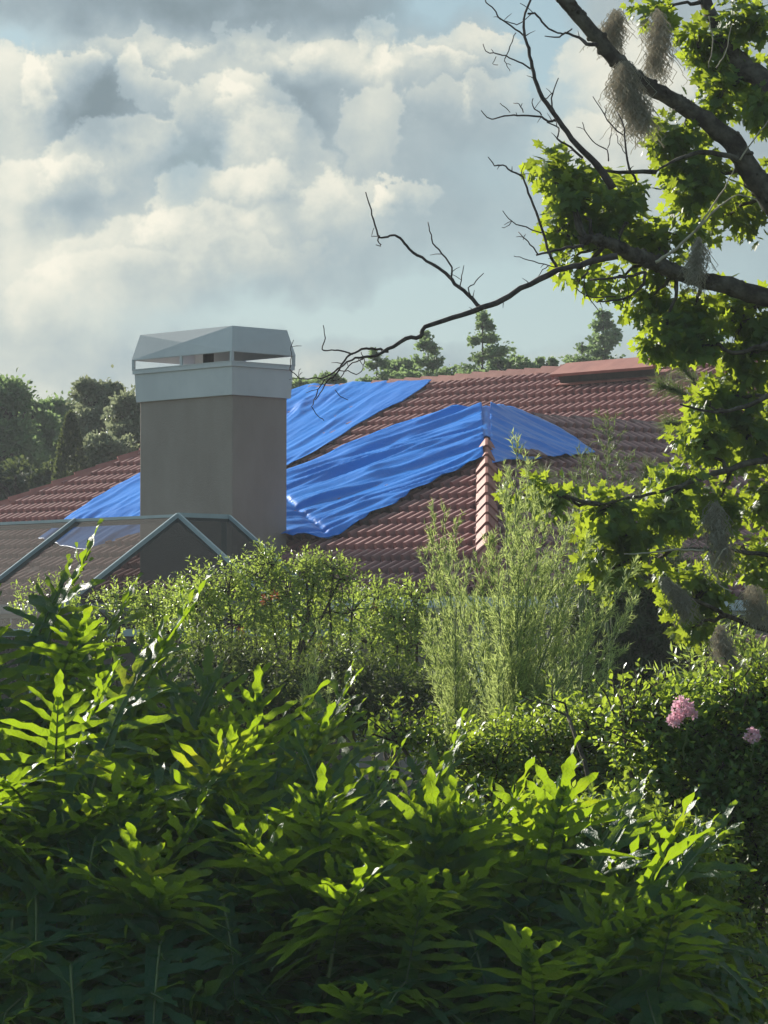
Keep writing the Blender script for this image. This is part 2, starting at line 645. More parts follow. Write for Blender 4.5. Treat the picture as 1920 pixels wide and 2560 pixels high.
def on_line_px(P0, Dr, px):
    lo, hi = -40.0, 40.0
    inc = proj(P0 + Dr)[0] > proj(P0)[0]
    for _ in range(60):
        mid = (lo + hi) / 2
        x = proj(P0 + Dr * mid)[0]
        if (x < px) == inc:
            lo = mid
        else:
            hi = mid
    return P0 + Dr * ((lo + hi) / 2)


house = thing('tiled_house', 'large house with maroon tiled hip roofs and a tall stucco chimney behind the shrubs', 'house', (PK.x, PK.y, 0))


def slope(name, poly, O, U, D_, N, parent):
    """interlocking double-roll tiles on the plane O, U (along), D_ (down); poly is a convex ring of points"""
    ab = np.array([((p - O).dot(U), (p - O).dot(D_)) for p in poly])
    a0, b0 = ab.min(0) - .05
    a1, b1 = ab.max(0) + .05
    RIB, CRS = 0.172, 0.40
    nu = int((a1 - a0) / RIB * 12) + 1
    A = a0 + np.arange(nu) * RIB / 12
    V, Q = [], []
    nrow = int((b1 - b0) / CRS) + 1
    mask_n = 4
    base = 0
    ph = np.cos(2 * np.pi * A / RIB)
    prof = .080 * np.clip(.05 + 1.9 * ph, 0, 1)
    prof = prof * (1 + .12 * ph)
    Oa, Ua, Da, Na = (np.array(x) for x in (O, U, D_, N))
    for r in range(nrow):
        wob = np.array([noise.noise(Vector((a * 2.0, r * 3.1, 0))) for a in A[::12]])
        tilej = np.repeat(wob, 12)[:nu]
        if len(tilej) < nu:
            tilej = np.pad(tilej, (0, nu - len(tilej)), mode='edge')
        rows = []
        for j in range(mask_n + 1):
            t = (0, .13, .30, .62, 1)[j]
            B = b0 + (r + t) * CRS + (.006 * tilej if j == mask_n else 0)
            H = prof * (.30, .45, 1, 1, 1)[j] + .026 * t + .006 * tilej
            rows.append(Oa + A[:, None] * Ua + np.atleast_1d(B)[:, None] * Da + H[:, None] * Na)
        H = prof * .2 - .02
        rows.append(Oa + A[:, None] * Ua + np.atleast_1d(b0 + (r + 1) * CRS)[:, None] * Da + H[:, None] * Na)
        V += rows
        for j in range(mask_n + 1):
            i0 = (base + j) * nu + np.arange(nu - 1)
            Q.append(np.stack([i0, i0 + nu, i0 + nu + 1, i0 + 1], -1))
        base += mask_n + 2
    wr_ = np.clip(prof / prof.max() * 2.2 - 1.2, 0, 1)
    CREST_LIGHT = np.tile(wr_, len(V))
    V = np.concatenate(V)
    Q = np.concatenate(Q)
    # rough cull then exact cut
    ctr = V[Q].mean(1) - Oa
    ca, cb = ctr @ Ua, ctr @ Da
    keep = np.ones(len(Q), bool)
    n = len(ab)
    cen = ab.mean(0)
    cuts = []
    for i in range(n):
        p0, p1 = ab[i], ab[(i + 1) % n]
        e = p1 - p0
        nn = np.array([-e[1], e[0]])
        nn /= np.linalg.norm(nn)
        if nn @ (cen - p0) < 0:
            nn = -nn
        keep &= ((ca - p0[0]) * nn[0] + (cb - p0[1]) * nn[1]) > -.15
        cuts.append((p0, nn))
    Q = Q[keep]
    used = np.unique(Q)
    mp = np.full(len(V), -1)
    mp[used] = np.arange(len(used))
    o = mesh_np(name, V[used], mp[Q], M['tile'], parent)
    atr = o.data.attributes.new('crest_light', 'FLOAT', 'POINT')  # crest factor for the painted sunlit streaks
    atr.data.foreach_set('value', CREST_LIGHT[used].astype(np.float32))
    bm = bmesh.new()
    bm.from_mesh(o.data)
    off = parent.matrix_world.translation
    for p0, nn in cuts:
        co = O + U * float(p0[0]) + D_ * float(p0[1]) - off
        no = U * float(nn[0]) + D_ * float(nn[1])
        bmesh.ops.bisect_plane(bm, geom=bm.verts[:] + bm.edges[:] + bm.faces[:], plane_co=co, plane_no=no, clear_inner=True)
    bm.to_mesh(o.data)
    bm.free()
    o.data.polygons.foreach_set('use_smooth', np.zeros(len(o.data.polygons), dtype=bool))
    return o


def caps(name, A, B, parent, w=.15, h=.115, L=.40, lift=.02, mat='cap'):
    """overlapping angular ridge tiles from the low end A to the high end B"""
    mb = MB()
    T = (B - A).normalized()
    sdv = T.cross(Z).normalized()
    up = sdv.cross(T)
    n = max(1, int((B - A).length / L))
    for i in range(n):
        j = Vector((random.uniform(-1, 1), random.uniform(-1, 1), random.uniform(-1, 1))) * .006
        p0 = A + T * (i * L) + up * (.03 + lift) + j
        p1 = A + T * ((i + 1) * L + .05) + up * lift + j
        ring = []
        k = 1 + random.uniform(-.04, .04)
        sec = [(-w, -.05), (-w * .96, .0), (-w * .12, h), (w * .12, h), (w * .96, 0), (w, -.05)]
        inn = [(x * .86, y - .028) for x, y in sec]
        for P_, kk in ((p0, 1.025 * k), (p1, .975 * k)):
            for x, y in sec:
                ring.append(P_ + sdv * (x * kk) + up * (y * kk))
            for x, y in inn:
                ring.append(P_ + sdv * (x * kk) + up * (y * kk))
        Q = []
        for a in range(5):
            Q.append((a, a + 1, 12 + a + 1, 12 + a))
            Q.append((6 + a + 1, 6 + a, 18 + a, 18 + a + 1))
            Q.append((a + 1, a, 6 + a, 6 + a + 1))
            Q.append((12 + a, 12 + a + 1, 18 + a + 1, 18 + a))
        Q += [(0, 12, 18, 6), (5, 11, 23, 17)]
        mb.add([tuple(x) for x in ring], None, Q)
    return mb.build(name, M[mat], parent)


# main slope
RL = on_line_px(RP, u, 775)
RR = on_line_px(RP, u, 2150)
dz = RP.z - ZE
hipdir = (hit(0, 1277, RP, NV) - RL)
hipdir.normalize()
HL = RL + hipdir * (dz / -hipdir.z)
eaveR = RR + SV * (dz / -SV.z)
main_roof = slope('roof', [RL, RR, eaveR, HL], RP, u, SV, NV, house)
caps('ridge_cap', RL, RR, house)
caps('hip_cap', HL, RL, house, w=.14)
# backs of the main roof
bk = MB()
SB = (v - Z * PT).normalized()
bR = RR + SB * (dz / -SB.z)
bL = RL + SB * (dz / -SB.z) - u * 3
bk.add([tuple(x - Z * .02) for x in (RL, RR, bR, bL, HL)], [(0, 3, 4)], [(0, 1, 2, 3)])
bk.build('back_slope', M['tile'], house)

# wing
W2 = PK + v * 6.2
dw = PK.z - ZE
hd_r = hit(1212, 1400, PK, NV) - PK
# keep the right hip on both planes: direction u - v
hd_r = (u - v - Z * PT)
hr = PK + hd_r * (dw / PT)
hd_l = hit(700, 1222, PK, NV) - PK
hl = PK + hd_l * (dw / -hd_l.z)
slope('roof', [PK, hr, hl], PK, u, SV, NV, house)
eu = W2 + (u - Z * PT) * (dw / PT)
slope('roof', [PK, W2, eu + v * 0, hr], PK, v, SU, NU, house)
caps('hip_cap', hr, PK + (hr - PK) * .20, house, w=.135, h=.125, L=.46, lift=.05)
caps('ridge_cap', PK + v * .1, W2, house, w=.10, h=.05, mat='tile')
caps('hip_cap', hl, PK, house, w=.12, h=.05, mat='tile')
wb = MB()
lb = W2 + (-u - Z * PT) * (dw / PT)
wb.add([tuple(x - Z * .02) for x in (PK, W2, lb, hl)], None, [(0, 1, 2, 3)])
wb.build('back_slope', M['tile'], house)

# raised vent near the ridge
vm_ = MB()
va = hit(1385, 968, RP + NV * .1, NV)
vb = on_line_px(va, u, 1640)
vec = vb - va
th = NV * .19
vm_.box(va - SV * .05, vec, -SV * .36, NV * .02)
vm_.box(va + th * .9, vec, -SV * .42 + NV * .03, NV * .045)
vm_.build('ridge_vent', M['cap'], house)
vo = MB()
vo.box(va + vec * .02 - SV * .12, vec * .96, -SV * .05, NV * .17)
vo.build('vent_shadow', M['dark'], house)  # dark box that paints in the shadow below the slab

# walls, fascia, gutter
wl = MB()
ev1, ev2 = hl + u * 1.4 + v * .6, hr - u * .55 + v * .55
ev3 = eu - u * .55
for a, b_ in ((ev1, ev2), (ev2, ev3)):
    a0 = Vector((a.x, a.y, 0))
    b0_ = Vector((b_.x, b_.y, 0))
    nrmv = (b0_ - a0).normalized().cross(Z)
    wl.box(a0, b0_ - a0, -nrmv * .2, Z * (ZE - .02))
wl.build('wall', M['wall'], house)
gt = MB()
for a, b_ in ((hl, hr), (hr, eu)):
    d_ = (b_ - a)
    side = d_.normalized().cross(Z)
    gt.box(a - Z * .20 + side * .0, d_, side * .03, Z * .17)
    gt.box(a - Z * .15 + side * .03, d_, side * .12, Z * .012)
    gt.box(a - Z * .15 + side * .138, d_, side * .012, Z * .13)
gt.build('gutter', M['gutter'], house)
sf = MB()
sf.add([tuple(x - Z * .19) for x in (hl, hr, hr - u * .6 + v * .6, hl + u * .6 + v * .6)], None, [(0, 1, 2, 3)])
sf.build('soffit', M['gutter'], house)
dsp = MB()
dp = on_line_px(hr - v * .0 + (-v) * .08, u, 1192)
dp = on_line_px(hl - v * .05, u, 1190)
dsp.box(Vector((dp.x, dp.y, 0)), u * .08, v * .06, Z * 2.28)
dsp.build('downspout', M['gutter'], house)

# low porch roof seen at the far right under the tree
pr0 = at(1790, 1600, 36.0)
porch_o = pr0
pa = on_line_px(pr0, v, 1700)
pb = on_line_px(pr0, v, 2080)
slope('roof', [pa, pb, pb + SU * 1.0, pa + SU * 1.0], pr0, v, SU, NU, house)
pg = MB()
q0, q1 = pa + SU * 1.0, pb + SU * 1.0
pg.box(q0 - Z * .24, q1 - q0, u * .03, Z * .2)
pg.box(q0 - Z * .5 - u * .3, q1 - q0, u * .05, Z * .25)
pg.build('fascia', M['wall'], house)
pw = MB()
pw.box(Vector((q0.x, q0.y, 0)) - u * .5, Vector((q1.x - q0.x, q1.y - q0.y, 0)), -u * .15, Z * (q0.z - .3))
pw.build('wall', M['wall'], house)

# chimney ------------------------------------------------------------
R0 = hit(717, 1385, PK, NV)
N0 = on_line_px(R0, -v, 580)
L0 = on_line_px(N0, -u, 349)
wL, wR = (N0 - L0).length, (R0 - N0).length
print('chimney', N0, wL, wR, 'hip', hl, hr, 'RL', RL, RR, HL)


def zrow(P0, row):
    """height at which the vertical through P0 meets a pixel row"""
    lo, hi = -5.0, 20.0
    for _ in range(50):
        mid = (lo + hi) / 2
        if proj(Vector((P0.x, P0.y, mid)))[1] > row:
            lo = mid
        else:
            hi = mid
    return lo


def frus(mb, z0, z1, e0, e1, cap=True):
    """box round the chimney axis with outsets e0 (bottom) and e1 (top)"""
    V = []
    for z, e in ((z0, e0), (z1, e1)):
        for a, b_ in ((-wL - e, -e), (e, -e), (e, wR + e), (-wL - e, wR + e)):
            p_ = N0 + u * a + v * b_
            V.append((p_.x, p_.y, z))
    Q = [(0, 1, 5, 4), (1, 2, 6, 5), (2, 3, 7, 6), (3, 0, 4, 7)]
    if cap:
        Q += [(0, 3, 2, 1), (4, 5, 6, 7)]
    mb.add(V, None, Q)


zc = {r: zrow(N0, r) for r in (814, 879, 904, 916, 987)}
ch = MB()
frus(ch, 0, zc[987] + .02, 0, 0)
chim = ch.build('chimney', M['stucco'], house)
bev = chim.modifiers.new('bevel', 'BEVEL')
bev.width = .012
bev.segments = 2


def child(o, parent):
    o.parent = parent
    o.matrix_parent_inverse = Matrix.Identity(4)
    return o


def sub(mb, name, mat, part, smooth=False):
    o = mb.build(name, mat, house, smooth)
    o.parent = part            # part sits at its parent's origin, so the frame is the same
    return o


c2 = MB()
frus(c2, zc[987], zc[916], .035, .05)
frus(c2, zc[916] + .002, zc[904], .07, .07)
sub(c2, 'metal_collar', M['capmetal'], chim)
fl = MB()
for fx in (-wL * .55,):
    c = N0 + u * fx + v * wR * .5
    pts = [Vector((c.x, c.y, zc[904] - .05)), Vector((c.x, c.y, zc[879] + .08))]
    fl.tube(pts, [.07, .07], 14)
    fl.tube([pts[1], pts[1] + Z * .06], [.10, .10], 14)
sub(fl, 'flue_pipe', M['dark'], chim)
c3 = MB()
# shroud: four sloping plates with pressed creases, posts, and a flat lid
zb, zt = zc[879], zc[814]
e0, e1 = .078, .0
cor0 = [N0 + u * a + v * b_ for a, b_ in ((-wL - e0, -e0), (e0, -e0), (e0, wR + e0), (-wL - e0, wR + e0))]
cor1 = [N0 + u * a + v * b_ for a, b_ in ((-wL - e1, -e1), (e1, -e1), (e1, wR + e1), (-wL - e1, wR + e1))]
cor0 = [Vector((c.x, c.y, zb)) for c in cor0]
cor1 = [Vector((c.x, c.y, zt)) for c in cor1]
outs = [-v, u, v, -u]
for i in range(4):
    a, b_, c, d_ = cor0[i], cor0[(i + 1) % 4], cor1[(i + 1) % 4], cor1[i]
    mid = a.lerp(b_, .5).lerp(d_.lerp(c, .5), .52) + outs[i] * .012
    c3.add([tuple(x) for x in (a, b_, c, d_, mid)], [(0, 1, 4), (1, 2, 4), (2, 3, 4), (3, 0, 4)])
    ai = [x - outs[i] * .02 for x in (a, b_, c, d_)]
    c3.add([tuple(x) for x in ai], None, [(0, 3, 2, 1)])
top = sum(cor1, Vector()) / 4 + Z * .03
c3.add([tuple(x) for x in cor1] + [tuple(top)], [(0, 1, 4), (1, 2, 4), (2, 3, 4), (3, 0, 4)])
c3.add([tuple(x - Z * .03) for x in cor1], None, [(0, 3, 2, 1)])
sub(c3, 'chimney_cap', M['capmetal'], chim)
c4 = MB()
for i in range(4):
    a, b_ = cor0[i], cor0[(i + 1) % 4]
    ins = -outs[i]
    dirn = (b_ - a).normalized()
    # bottom lip of the shroud
    c4.box(a + ins * .004 - Z * .006, b_ - a, ins * .015, Z * .012)
    ks = (0, .5, 1) if i in (0, 2) else (0, 1)
    for k_ in ks:
        pp = a.lerp(b_, k_) - dirn * (.03 if k_ == .5 else (0 if k_ == 0 else .045)) + ins * .006
        c4.box(Vector((pp.x, pp.y, zc[904])), dirn * .045, ins * .02, Z * (zb - zc[904]))
    a2, b2 = Vector((a.x, a.y, zc[904])), Vector((b_.x, b_.y, zc[904]))
    c4.box(a2 + ins * .002 - Z * .004, b2 - a2, ins * .015, Z * .010)
sub(c4, 'cap_post', M['capmetal'], chim)
# stucco foot flashing
fm = MB()
frus(fm, N0.z - .6 if N0.z > 1 else .5, N0.z - .3, .02, .02)

# ---------------------------------------------------------------- blue tarpaulins
def tarp_patch(poly_px, O, N, U, D_, step=.034, fold_dir=(0.2, 1.0), amp=.02, freq=5.0, lift=.085, extra=None, seed=0, wav=.02):
    ab = []
    pts = []
    for i, a in enumerate(poly_px):
        b_ = poly_px[(i + 1) % len(poly_px)]
        Pa, Pb = hit(*a, O, N), hit(*b_, O, N)
        L = (Pb - Pa).length
        k_ = max(1, int(L / step))
        for j in range(k_):
            p_ = Pa.lerp(Pb, j / k_)
            aa, bb = (p_ - O).dot(U), (p_ - O).dot(D_)
            wv = noise.noise(Vector((aa * 2.2, bb * 2.2, seed))) * wav
            pts.append(Vector((aa + wv, bb - wv)))
    nb = len(pts)
    lo = np.min([tuple(p_) for p_ in pts], 0)
    hi = np.max([tuple(p_) for p_ in pts], 0)
    poly = np.array([tuple(p_) for p_ in pts])
    xs = np.arange(lo[0], hi[0], step)
    ys = np.arange(lo[1], hi[1], step)
    Xg, Yg = np.meshgrid(xs, ys)
    q_ = np.stack([Xg.ravel(), Yg.ravel()], -1) + rng.uniform(-.2, .2, (Xg.size, 2)) * step
    inside = np.zeros(len(q_), bool)
    x0, y0 = poly[:, 0], poly[:, 1]
    x1, y1 = np.roll(x0, -1), np.roll(y0, -1)
    mind = np.full(len(q_), 9.)
    for i in range(nb):
        c = ((y0[i] > q_[:, 1]) != (y1[i] > q_[:, 1]))
        xx = (x1[i] - x0[i]) * (q_[:, 1] - y0[i]) / ((y1[i] - y0[i]) or 1e-9) + x0[i]
        inside ^= c & (q_[:, 0] < xx)
        mind = np.minimum(mind, np.hypot(q_[:, 0] - x0[i], q_[:, 1] - y0[i]))
    q_ = q_[inside & (mind > step * .5)]
    allp = pts + [Vector(t) for t in q_.tolist()]
    edges = [(i, (i + 1) % nb) for i in range(nb)]
    res = delaunay_2d_cdt(allp, edges, [], 1, 1e-5)
    vs, fs = res[0], res[2]
    fd = Vector(fold_dir).normalized()
    ac = Vector((-fd.y, fd.x))
    V = []
    for p_ in vs:
        al, cr = p_.dot(fd), p_.dot(ac)
        wrp = noise.noise(Vector((al * .35, cr * .8, 3.1 + seed))) * .5
        n1 = noise.noise(Vector((al * .28, (cr + wrp) * freq * .5, seed)))
        n2 = noise.noise(Vector((al * .7, (cr + wrp * .7) * freq, 7.7 + seed)))
        n3 = noise.noise(Vector((al * 1.6, cr * freq * 2.1, 1.7 + seed)))
        n4 = noise.noise(Vector((al * 1.1, (cr + wrp * .5) * freq * 1.7, 4.4 + seed)))
        h = amp * (1.2 * (1 - abs(n1) * 2.4) + .9 * (1 - abs(n2) * 2.2) + .6 * (1 - abs(n4) * 2.6) + .3 * n3)
        calm = .45 + .9 * max(0, min(1, .5 + 1.3 * noise.noise(Vector((al * .55, cr * .9, 11.3 + seed)))))
        h = max(h * calm, -.02) + lift
        P_ = O + U * p_.x + D_ * p_.y
        if extra:
            h += extra(P_)
        P_ = P_ + N * h
        V.append(tuple(P_))
    return V, [tuple(f_) for f_ in fs if len(f_) == 3]


def tarp_obj(name, patches, label, parts=()):
    mb = MB()
    for V, Fc in patches:
        mb.add(V, Fc)
    o = mb.build(name, M['tarp'], None, True)
    me = o.data
    sol = o.modifiers.new('thickness', 'SOLIDIFY')
    sol.thickness = .004
    sol.offset = -1
    tag(o, label, 'tarpaulin', 'blue tarpaulins on the damaged roof')
    return o


up_poly = [(775, 979), (850, 978), (960, 971), (1085, 968), (1060, 990), (1010, 1022), (950, 1050), (885, 1088), (880, 1092), (800, 1150), (755, 1172), (700, 1198),
           (600, 1262), (500, 1330), (380, 1405), (230, 1400), (100, 1365), (185, 1306), (290, 1238), (345, 1205), (440, 1150), (560, 1080), (660, 1025), (722, 1000)]
t1 = tarp_patch(up_poly, RP, NV, u, SV, fold_dir=(.12, 1), amp=.022, freq=3.4, seed=1, lift=.115)
tarp_obj('tarpaulin', [t1], 'wide blue tarpaulin laid from the ridge down the slope behind the chimney')


def near_hip(P_):
    # rides up over the tiles of the right hip and the left hip
    A = hd_r.normalized()
    d1 = ((P_ - PK) - A * (P_ - PK).dot(A)).length
    A2 = hd_l.normalized()
    d2 = ((P_ - PK) - A2 * (P_ - PK).dot(A2)).length
    return .04 * math.exp(-(d2 / .12) ** 2)


def lowtarp(P_):
    h = near_hip(P_)
    x, y = proj(P_)
    # the corner gathered up against the chimney foot
    s_ = ((835 - 722) * (y - 1275) - (1372 - 1275) * (x - 722)) / 150.0
    if s_ > 0:
        h += min(.09, s_ * .0016) * (1 if x < 860 else 0)
    h -= .03 * math.exp(-(s_ / 7.0) ** 2)
    return h


low_poly = [(1215, 1040), (1130, 1052), (1050, 1074), (1000, 1090), (900, 1130), (830, 1158), (770, 1180), (700, 1205), (640, 1225), (600, 1290), (640, 1370), (720, 1384),
            (780, 1378), (835, 1370), (862, 1355), (905, 1335), (950, 1310), (1000, 1287), (1050, 1255), (1100, 1228), (1150, 1203), (1196, 1182), (1219, 1176), (1218, 1120)]
t2 = tarp_patch(low_poly, PK, NV, u, SV, fold_dir=(-.75, .9), amp=.036, freq=3.4, extra=lowtarp, seed=5, lift=.115)
right_poly = [(1215, 1040), (1260, 1038), (1300, 1046), (1340, 1068), (1400, 1098), (1440, 1122), (1482, 1150), (1440, 1156), (1395, 1164), (1350, 1168), (1300, 1172), (1260, 1172), (1219, 1182), (1218, 1120)]
t3 = tarp_patch(right_poly, PK, NU, v, SU, fold_dir=(.5, 1), amp=.02, freq=3.5, extra=near_hip, seed=9, lift=.115)
hs_v, hs_q = [], []
NS = 40
for i in range(NS + 1):
    t_ = -.02 + 1.66 * i / NS
    c = PK + hd_r.normalized() * t_
    w_ = .012 * noise.noise(Vector((t_ * 5, 0, 3)))
    apex = (NV + NU).normalized()
    ring = [c - (u - SV * .0) * .22 + NV * (.108 + w_), c - u * .08 + NV * (.13 + w_), c + apex * (.152 + w_), c + v * .08 + NU * (.13 - w_), c + v * .22 + NU * (.108 - w_)]
    hs_v += [tuple(r_) for r_ in ring]
    if i:
        for k_ in range(4):
            a_ = 5 * (i - 1) + k_
            hs_q.append((a_, a_ + 1, a_ + 6)); hs_q.append((a_, a_ + 6, a_ + 5))
tarp_obj('tarpaulin', [t2, t3, (hs_v, hs_q)], 'crumpled blue tarpaulin draped over the wing hip beside the chimney')

# sandbag-like weights and battens holding the sheets
def batten(px0, py0, px1, py1, O, N, label, mat='dark', w=.09):
    a, b_ = hit(px0, py0, O, N) + N * .09, hit(px1, py1, O, N) + N * .09
    mb = MB()
    n_ = 6
    for i in range(n_):
        p0 = a.lerp(b_, i / n_)
        p1 = a.lerp(b_, (i + .96) / n_)
        j = N * random.uniform(-.012, .012)
        mb.bar(p0 + j, p1 + j * .5, w, .035, N)
    o = mb.build('loose_tiles', M['tile'])
    tag(o, label, 'roof tiles')


batten(890, 1080, 945, 1050, RP, NV, 'row of lifted dark tiles along the torn edge of the upper blue sheet')
batten(1292, 1146, 1352, 1150, PK + NU * .13, NU, 'dark loose tiles lying on the right flap of the lower blue sheet', w=.2)

# ---------------------------------------------------------------- pool screen enclosure
cage = None
P1 = at(445, 1291, 41.0)
cage = thing('screen_enclosure', 'grey mesh pool enclosure with pale metal rafters in front of the chimney', 'pool enclosure', (P1.x, P1.y, 0))
P0c = on_line_px(P1, -u, -160)
P2 = on_line_px(P1, v, 572)
fr = MB()


def down(P_, d_, zend, k_):
    t_ = (P_.z - zend) / k_
    return P_ + d_ * t_ - Z * (k_ * t_)


def kfit(P_, d_, px, py):
    """fall per metre so that the rafter passes through a given point of the view"""
    lo, hi = .1, 3.
    for _ in range(50):
        k_ = (lo + hi) / 2
        Q_ = None
        best = None
        t0, t1_ = 0., 12.
        inc = proj(P_ + d_ - Z * k_)[0] > proj(P_)[0]
        for _ in range(40):
            tm = (t0 + t1_) / 2
            x_ = proj(P_ + d_ * tm - Z * (k_ * tm))[0]
            if (x_ < px) == inc:
                t0 = tm
            else:
                t1_ = tm
        y_ = proj(P_ + d_ * t0 - Z * (k_ * t0))[1]
        if y_ < py:
            lo = k_
        else:
            hi = k_
    return k_


kA = kfit(P1, -v, 205, 1482)
kB = kfit(P1, u, 600, 1432)
ZC = 2.0
A1 = down(P1, -v, ZC, kA)
B1 = down(P1, u, ZC, kB)
C1 = down(P2, u, ZC, kB)
D0 = on_line_px(P1, -u, 190)
D1 = down(D0, -v, ZC, kA)
E0 = P0c
E1 = down(E0, -v, ZC, kA)
bw, bh = .026, .085
for a, b_ in ((P1, A1), (P1, B1), (P2, C1), (D0, D1), (E0, E1)):
    fr.bar(a, b_, bw, bh)
fr.bar(P0c, P1, bw, .05)
fr.bar(P1, P2, bw, bh)
P2b = P2 - u * 6
fr.bar(P2, P2b, bw, .05)
for a, b_ in ((A1, D1), (D1, E1), (B1, C1), (A1, B1)):
    fr.bar(a, b_, bw, .08)
for a in (A1, B1, C1, D1, E1):
    fr.bar(Vector((a.x, a.y, 0)), a, .05, .05, (1, 0, 0))
pq = on_line_px(P2 - u * .02, -u, 560)
fr.bar(Vector((pq.x, pq.y, 0)), pq, .09, .06, (1, 0, 0))
fr.build('frame', M['alu'], cage)
sc = MB()


def panel(*pts):
    if len(pts) == 3:
        sc.add([tuple(x) for x in pts], [(0, 1, 2)])
    else:
        sc.add([tuple(x) for x in pts], None, [(0, 1, 2, 3)])


panel(E0, P1, A1, E1)
panel(P1, P2, C1, B1)
panel(P1, B1, A1)
for a, b_ in ((A1, B1), (B1, C1), (E1, A1)):
    panel(a, b_, Vector((b_.x, b_.y, 0)), Vector((a.x, a.y, 0)))
panel(P0c, P1, P2, P2b)
back_lo = down(P2b, v, ZC, kA)
sc.build('screen_mesh', M['screen'], cage)

# ---------------------------------------------------------------- foliage generators
def V3(p):
    return np.array(p, dtype=float)


def sprigs(centers, dirs, K, length, size, spread=.9, droop=0.0):
    """K leaves spaced along a short shoot; returns pos, fwd, up, scale"""
    N_ = len(centers)
    d = nrm(dirs)
    a = nrm(np.cross(d, rnd_dirs(N_)))
    b_ = np.cross(d, a)
    pos, fwd, up, sc_ = [], [], [], []
    for k_ in range(K):
        ph = k_ * 2.4 + rng.uniform(-.4, .4, N_)
        t = (k_ + .5) / K
        rad = a * np.cos(ph)[:, None] + b_ * np.sin(ph)[:, None]
        f = nrm(d * (.35 + .5 * t) + rad * spread + np.array([0, 0, -droop]) + rng.normal(0, .15, (N_, 3)))
        pos.append(centers + d * (length * t))
        fwd.append(f)
        up.append(nrm(d + np.array([0, 0, .5]) + rng.normal(0, .35, (N_, 3))))
        sc_.append(size * rng.uniform(.65, 1.2, N_) * (1.05 - .35 * t))
    return np.concatenate(pos), np.concatenate(fwd), np.concatenate(up), np.concatenate(sc_)


def ball_points(c, r, n, shell=.45):
    d = rnd_dirs(n)
    t = rng.uniform(shell, 1, n) ** .8
    return V3(c) + d * t[:, None] * V3(r), d


def clusters_px(cl, Y, thick=.7):
    """px ellipses -> world ellipsoids (centre, radii)"""
    out_ = []
    for c in cl:
        y = Y + (c[5] if len(c) > 5 else 0)
        p_ = at(c[0], c[1], y)
        rx, rz = c[2] * y / F, c[3] * y / F
        out_.append((p_, (rx, thick * (rx + rz) / 2 + .05, rz), c[4]))
    return out_


def wobble(a, b_, n=6, amp=.08, sag=0.0):
    a, b_ = Vector(a), Vector(b_)
    L = (b_ - a).length
    s_ = random.uniform(0, 99)
    r = []
    for i in range(n + 1):
        t = i / n
        w = math.sin(math.pi * t)
        r.append(a.lerp(b_, t) + Vector((noise.noise(Vector((s_, t * 3, 0))), noise.noise(Vector((s_, t * 3, 5))),
                                          noise.noise(Vector((s_, t * 3, 9))))) * (amp * L * w * 2) - Z * (sag * L * w))
    return r


# ---------------------------------------------------------------- the big tree at the right
TY = 20.0
tree = thing('maple_tree', 'tall tree with star-shaped green leaves and thick mossy limbs, leaning in from the right edge', 'tree', tuple(Vector((at(2120, 1650, TY).x, TY, 0))))


def poly(pts, Y0, Y1=None):
    Y1 = Y0 if Y1 is None else Y1
    n = len(pts)
    ps = [at(p_[0], p_[1], Y0 + (Y1 - Y0) * i / max(1, n - 1)) for i, p_ in enumerate(pts)]
    return ps


def refine(ps, k_=4, amp=.01, seed=0.0):
    """smooth the polyline and add small crooks"""
    out_ = []
    n = len(ps)
    for i in range(n - 1):
        p0, p1, p2, p3 = ps[max(i - 1, 0)], ps[i], ps[i + 1], ps[min(i + 2, n - 1)]
        for j in range(k_):
            t = j / k_
            q_ = 0.5 * ((2 * p1) + (p2 - p0) * t + (2 * p0 - 5 * p1 + 4 * p2 - p3) * t * t + (3 * p1 - p0 - 3 * p2 + p3) * t ** 3)
            s_ = seed + i * 7.3 + j * 1.7
            q_ = q_ + Vector((noise.noise(Vector((s_, 0, 0))), noise.noise(Vector((0, s_, 0))), noise.noise(Vector((0, 0, s_))))) * amp
            out_.append(q_)
    out_.append(ps[-1])
    return out_


K = TY / F
LIMBS = [
    ([(1380, -30), (1428, 19), (1484, 84), (1530, 139), (1581, 190), (1642, 227), (1707, 264), (1776, 311), (1832, 357), (1874, 427), (1925, 490), (2010, 620), (2065, 790)],
     [15, 17, 18, 19, 20, 20, 21, 23, 26, 29, 33, 40, 46], 19.6, 20),
    ([(1745, -30), (1790, 60), (1823, 121), (1865, 172), (1925, 215), (2010, 330), (2050, 520), (2060, 700), (2068, 900)], [15, 18, 22, 26, 28, 32, 36, 40, 40], 20.6, 20.0),
    ([(1456, 603), (1493, 598), (1535, 612), (1581, 636), (1642, 659), (1707, 687), (1800, 710), (1892, 738), (1985, 770), (2068, 850)],
     [4, 10, 15, 18, 19, 20, 22, 24, 27, 34], 19.3, 20),
    ([(1690, 1480), (1786, 1521), (1842, 1551), (1920, 1574), (2000, 1600), (2100, 1680)], [3, 5, 6, 8, 10, 14], 19.2, 20),
    ([(1618, 1383), (1692, 1374), (1760, 1372), (1850, 1378), (1960, 1400), (2090, 1480)], [1.5, 2.5, 3.5, 5, 7, 10], 19.3, 20),
    ([(1640, 430), (1690, 400), (1760, 380), (1850, 400)], [2, 4, 6, 8], 19.4, 19.8),
    ([(1860, 880), (1920, 860), (2000, 850), (2070, 860)], [5, 7, 10, 14], 19.6, 20),
    ([(1500, 1260), (1600, 1240), (1700, 1215), (1800, 1180), (1920, 1150), (2085, 1180)], [2, 3.5, 5, 7, 9, 14], 18.9, 20),
    ([(1700, 1010), (1790, 1030), (1880, 1010), (1980, 960), (2075, 960)], [2, 4, 6, 8, 12], 19.4, 20),
]
bk_ = MB()
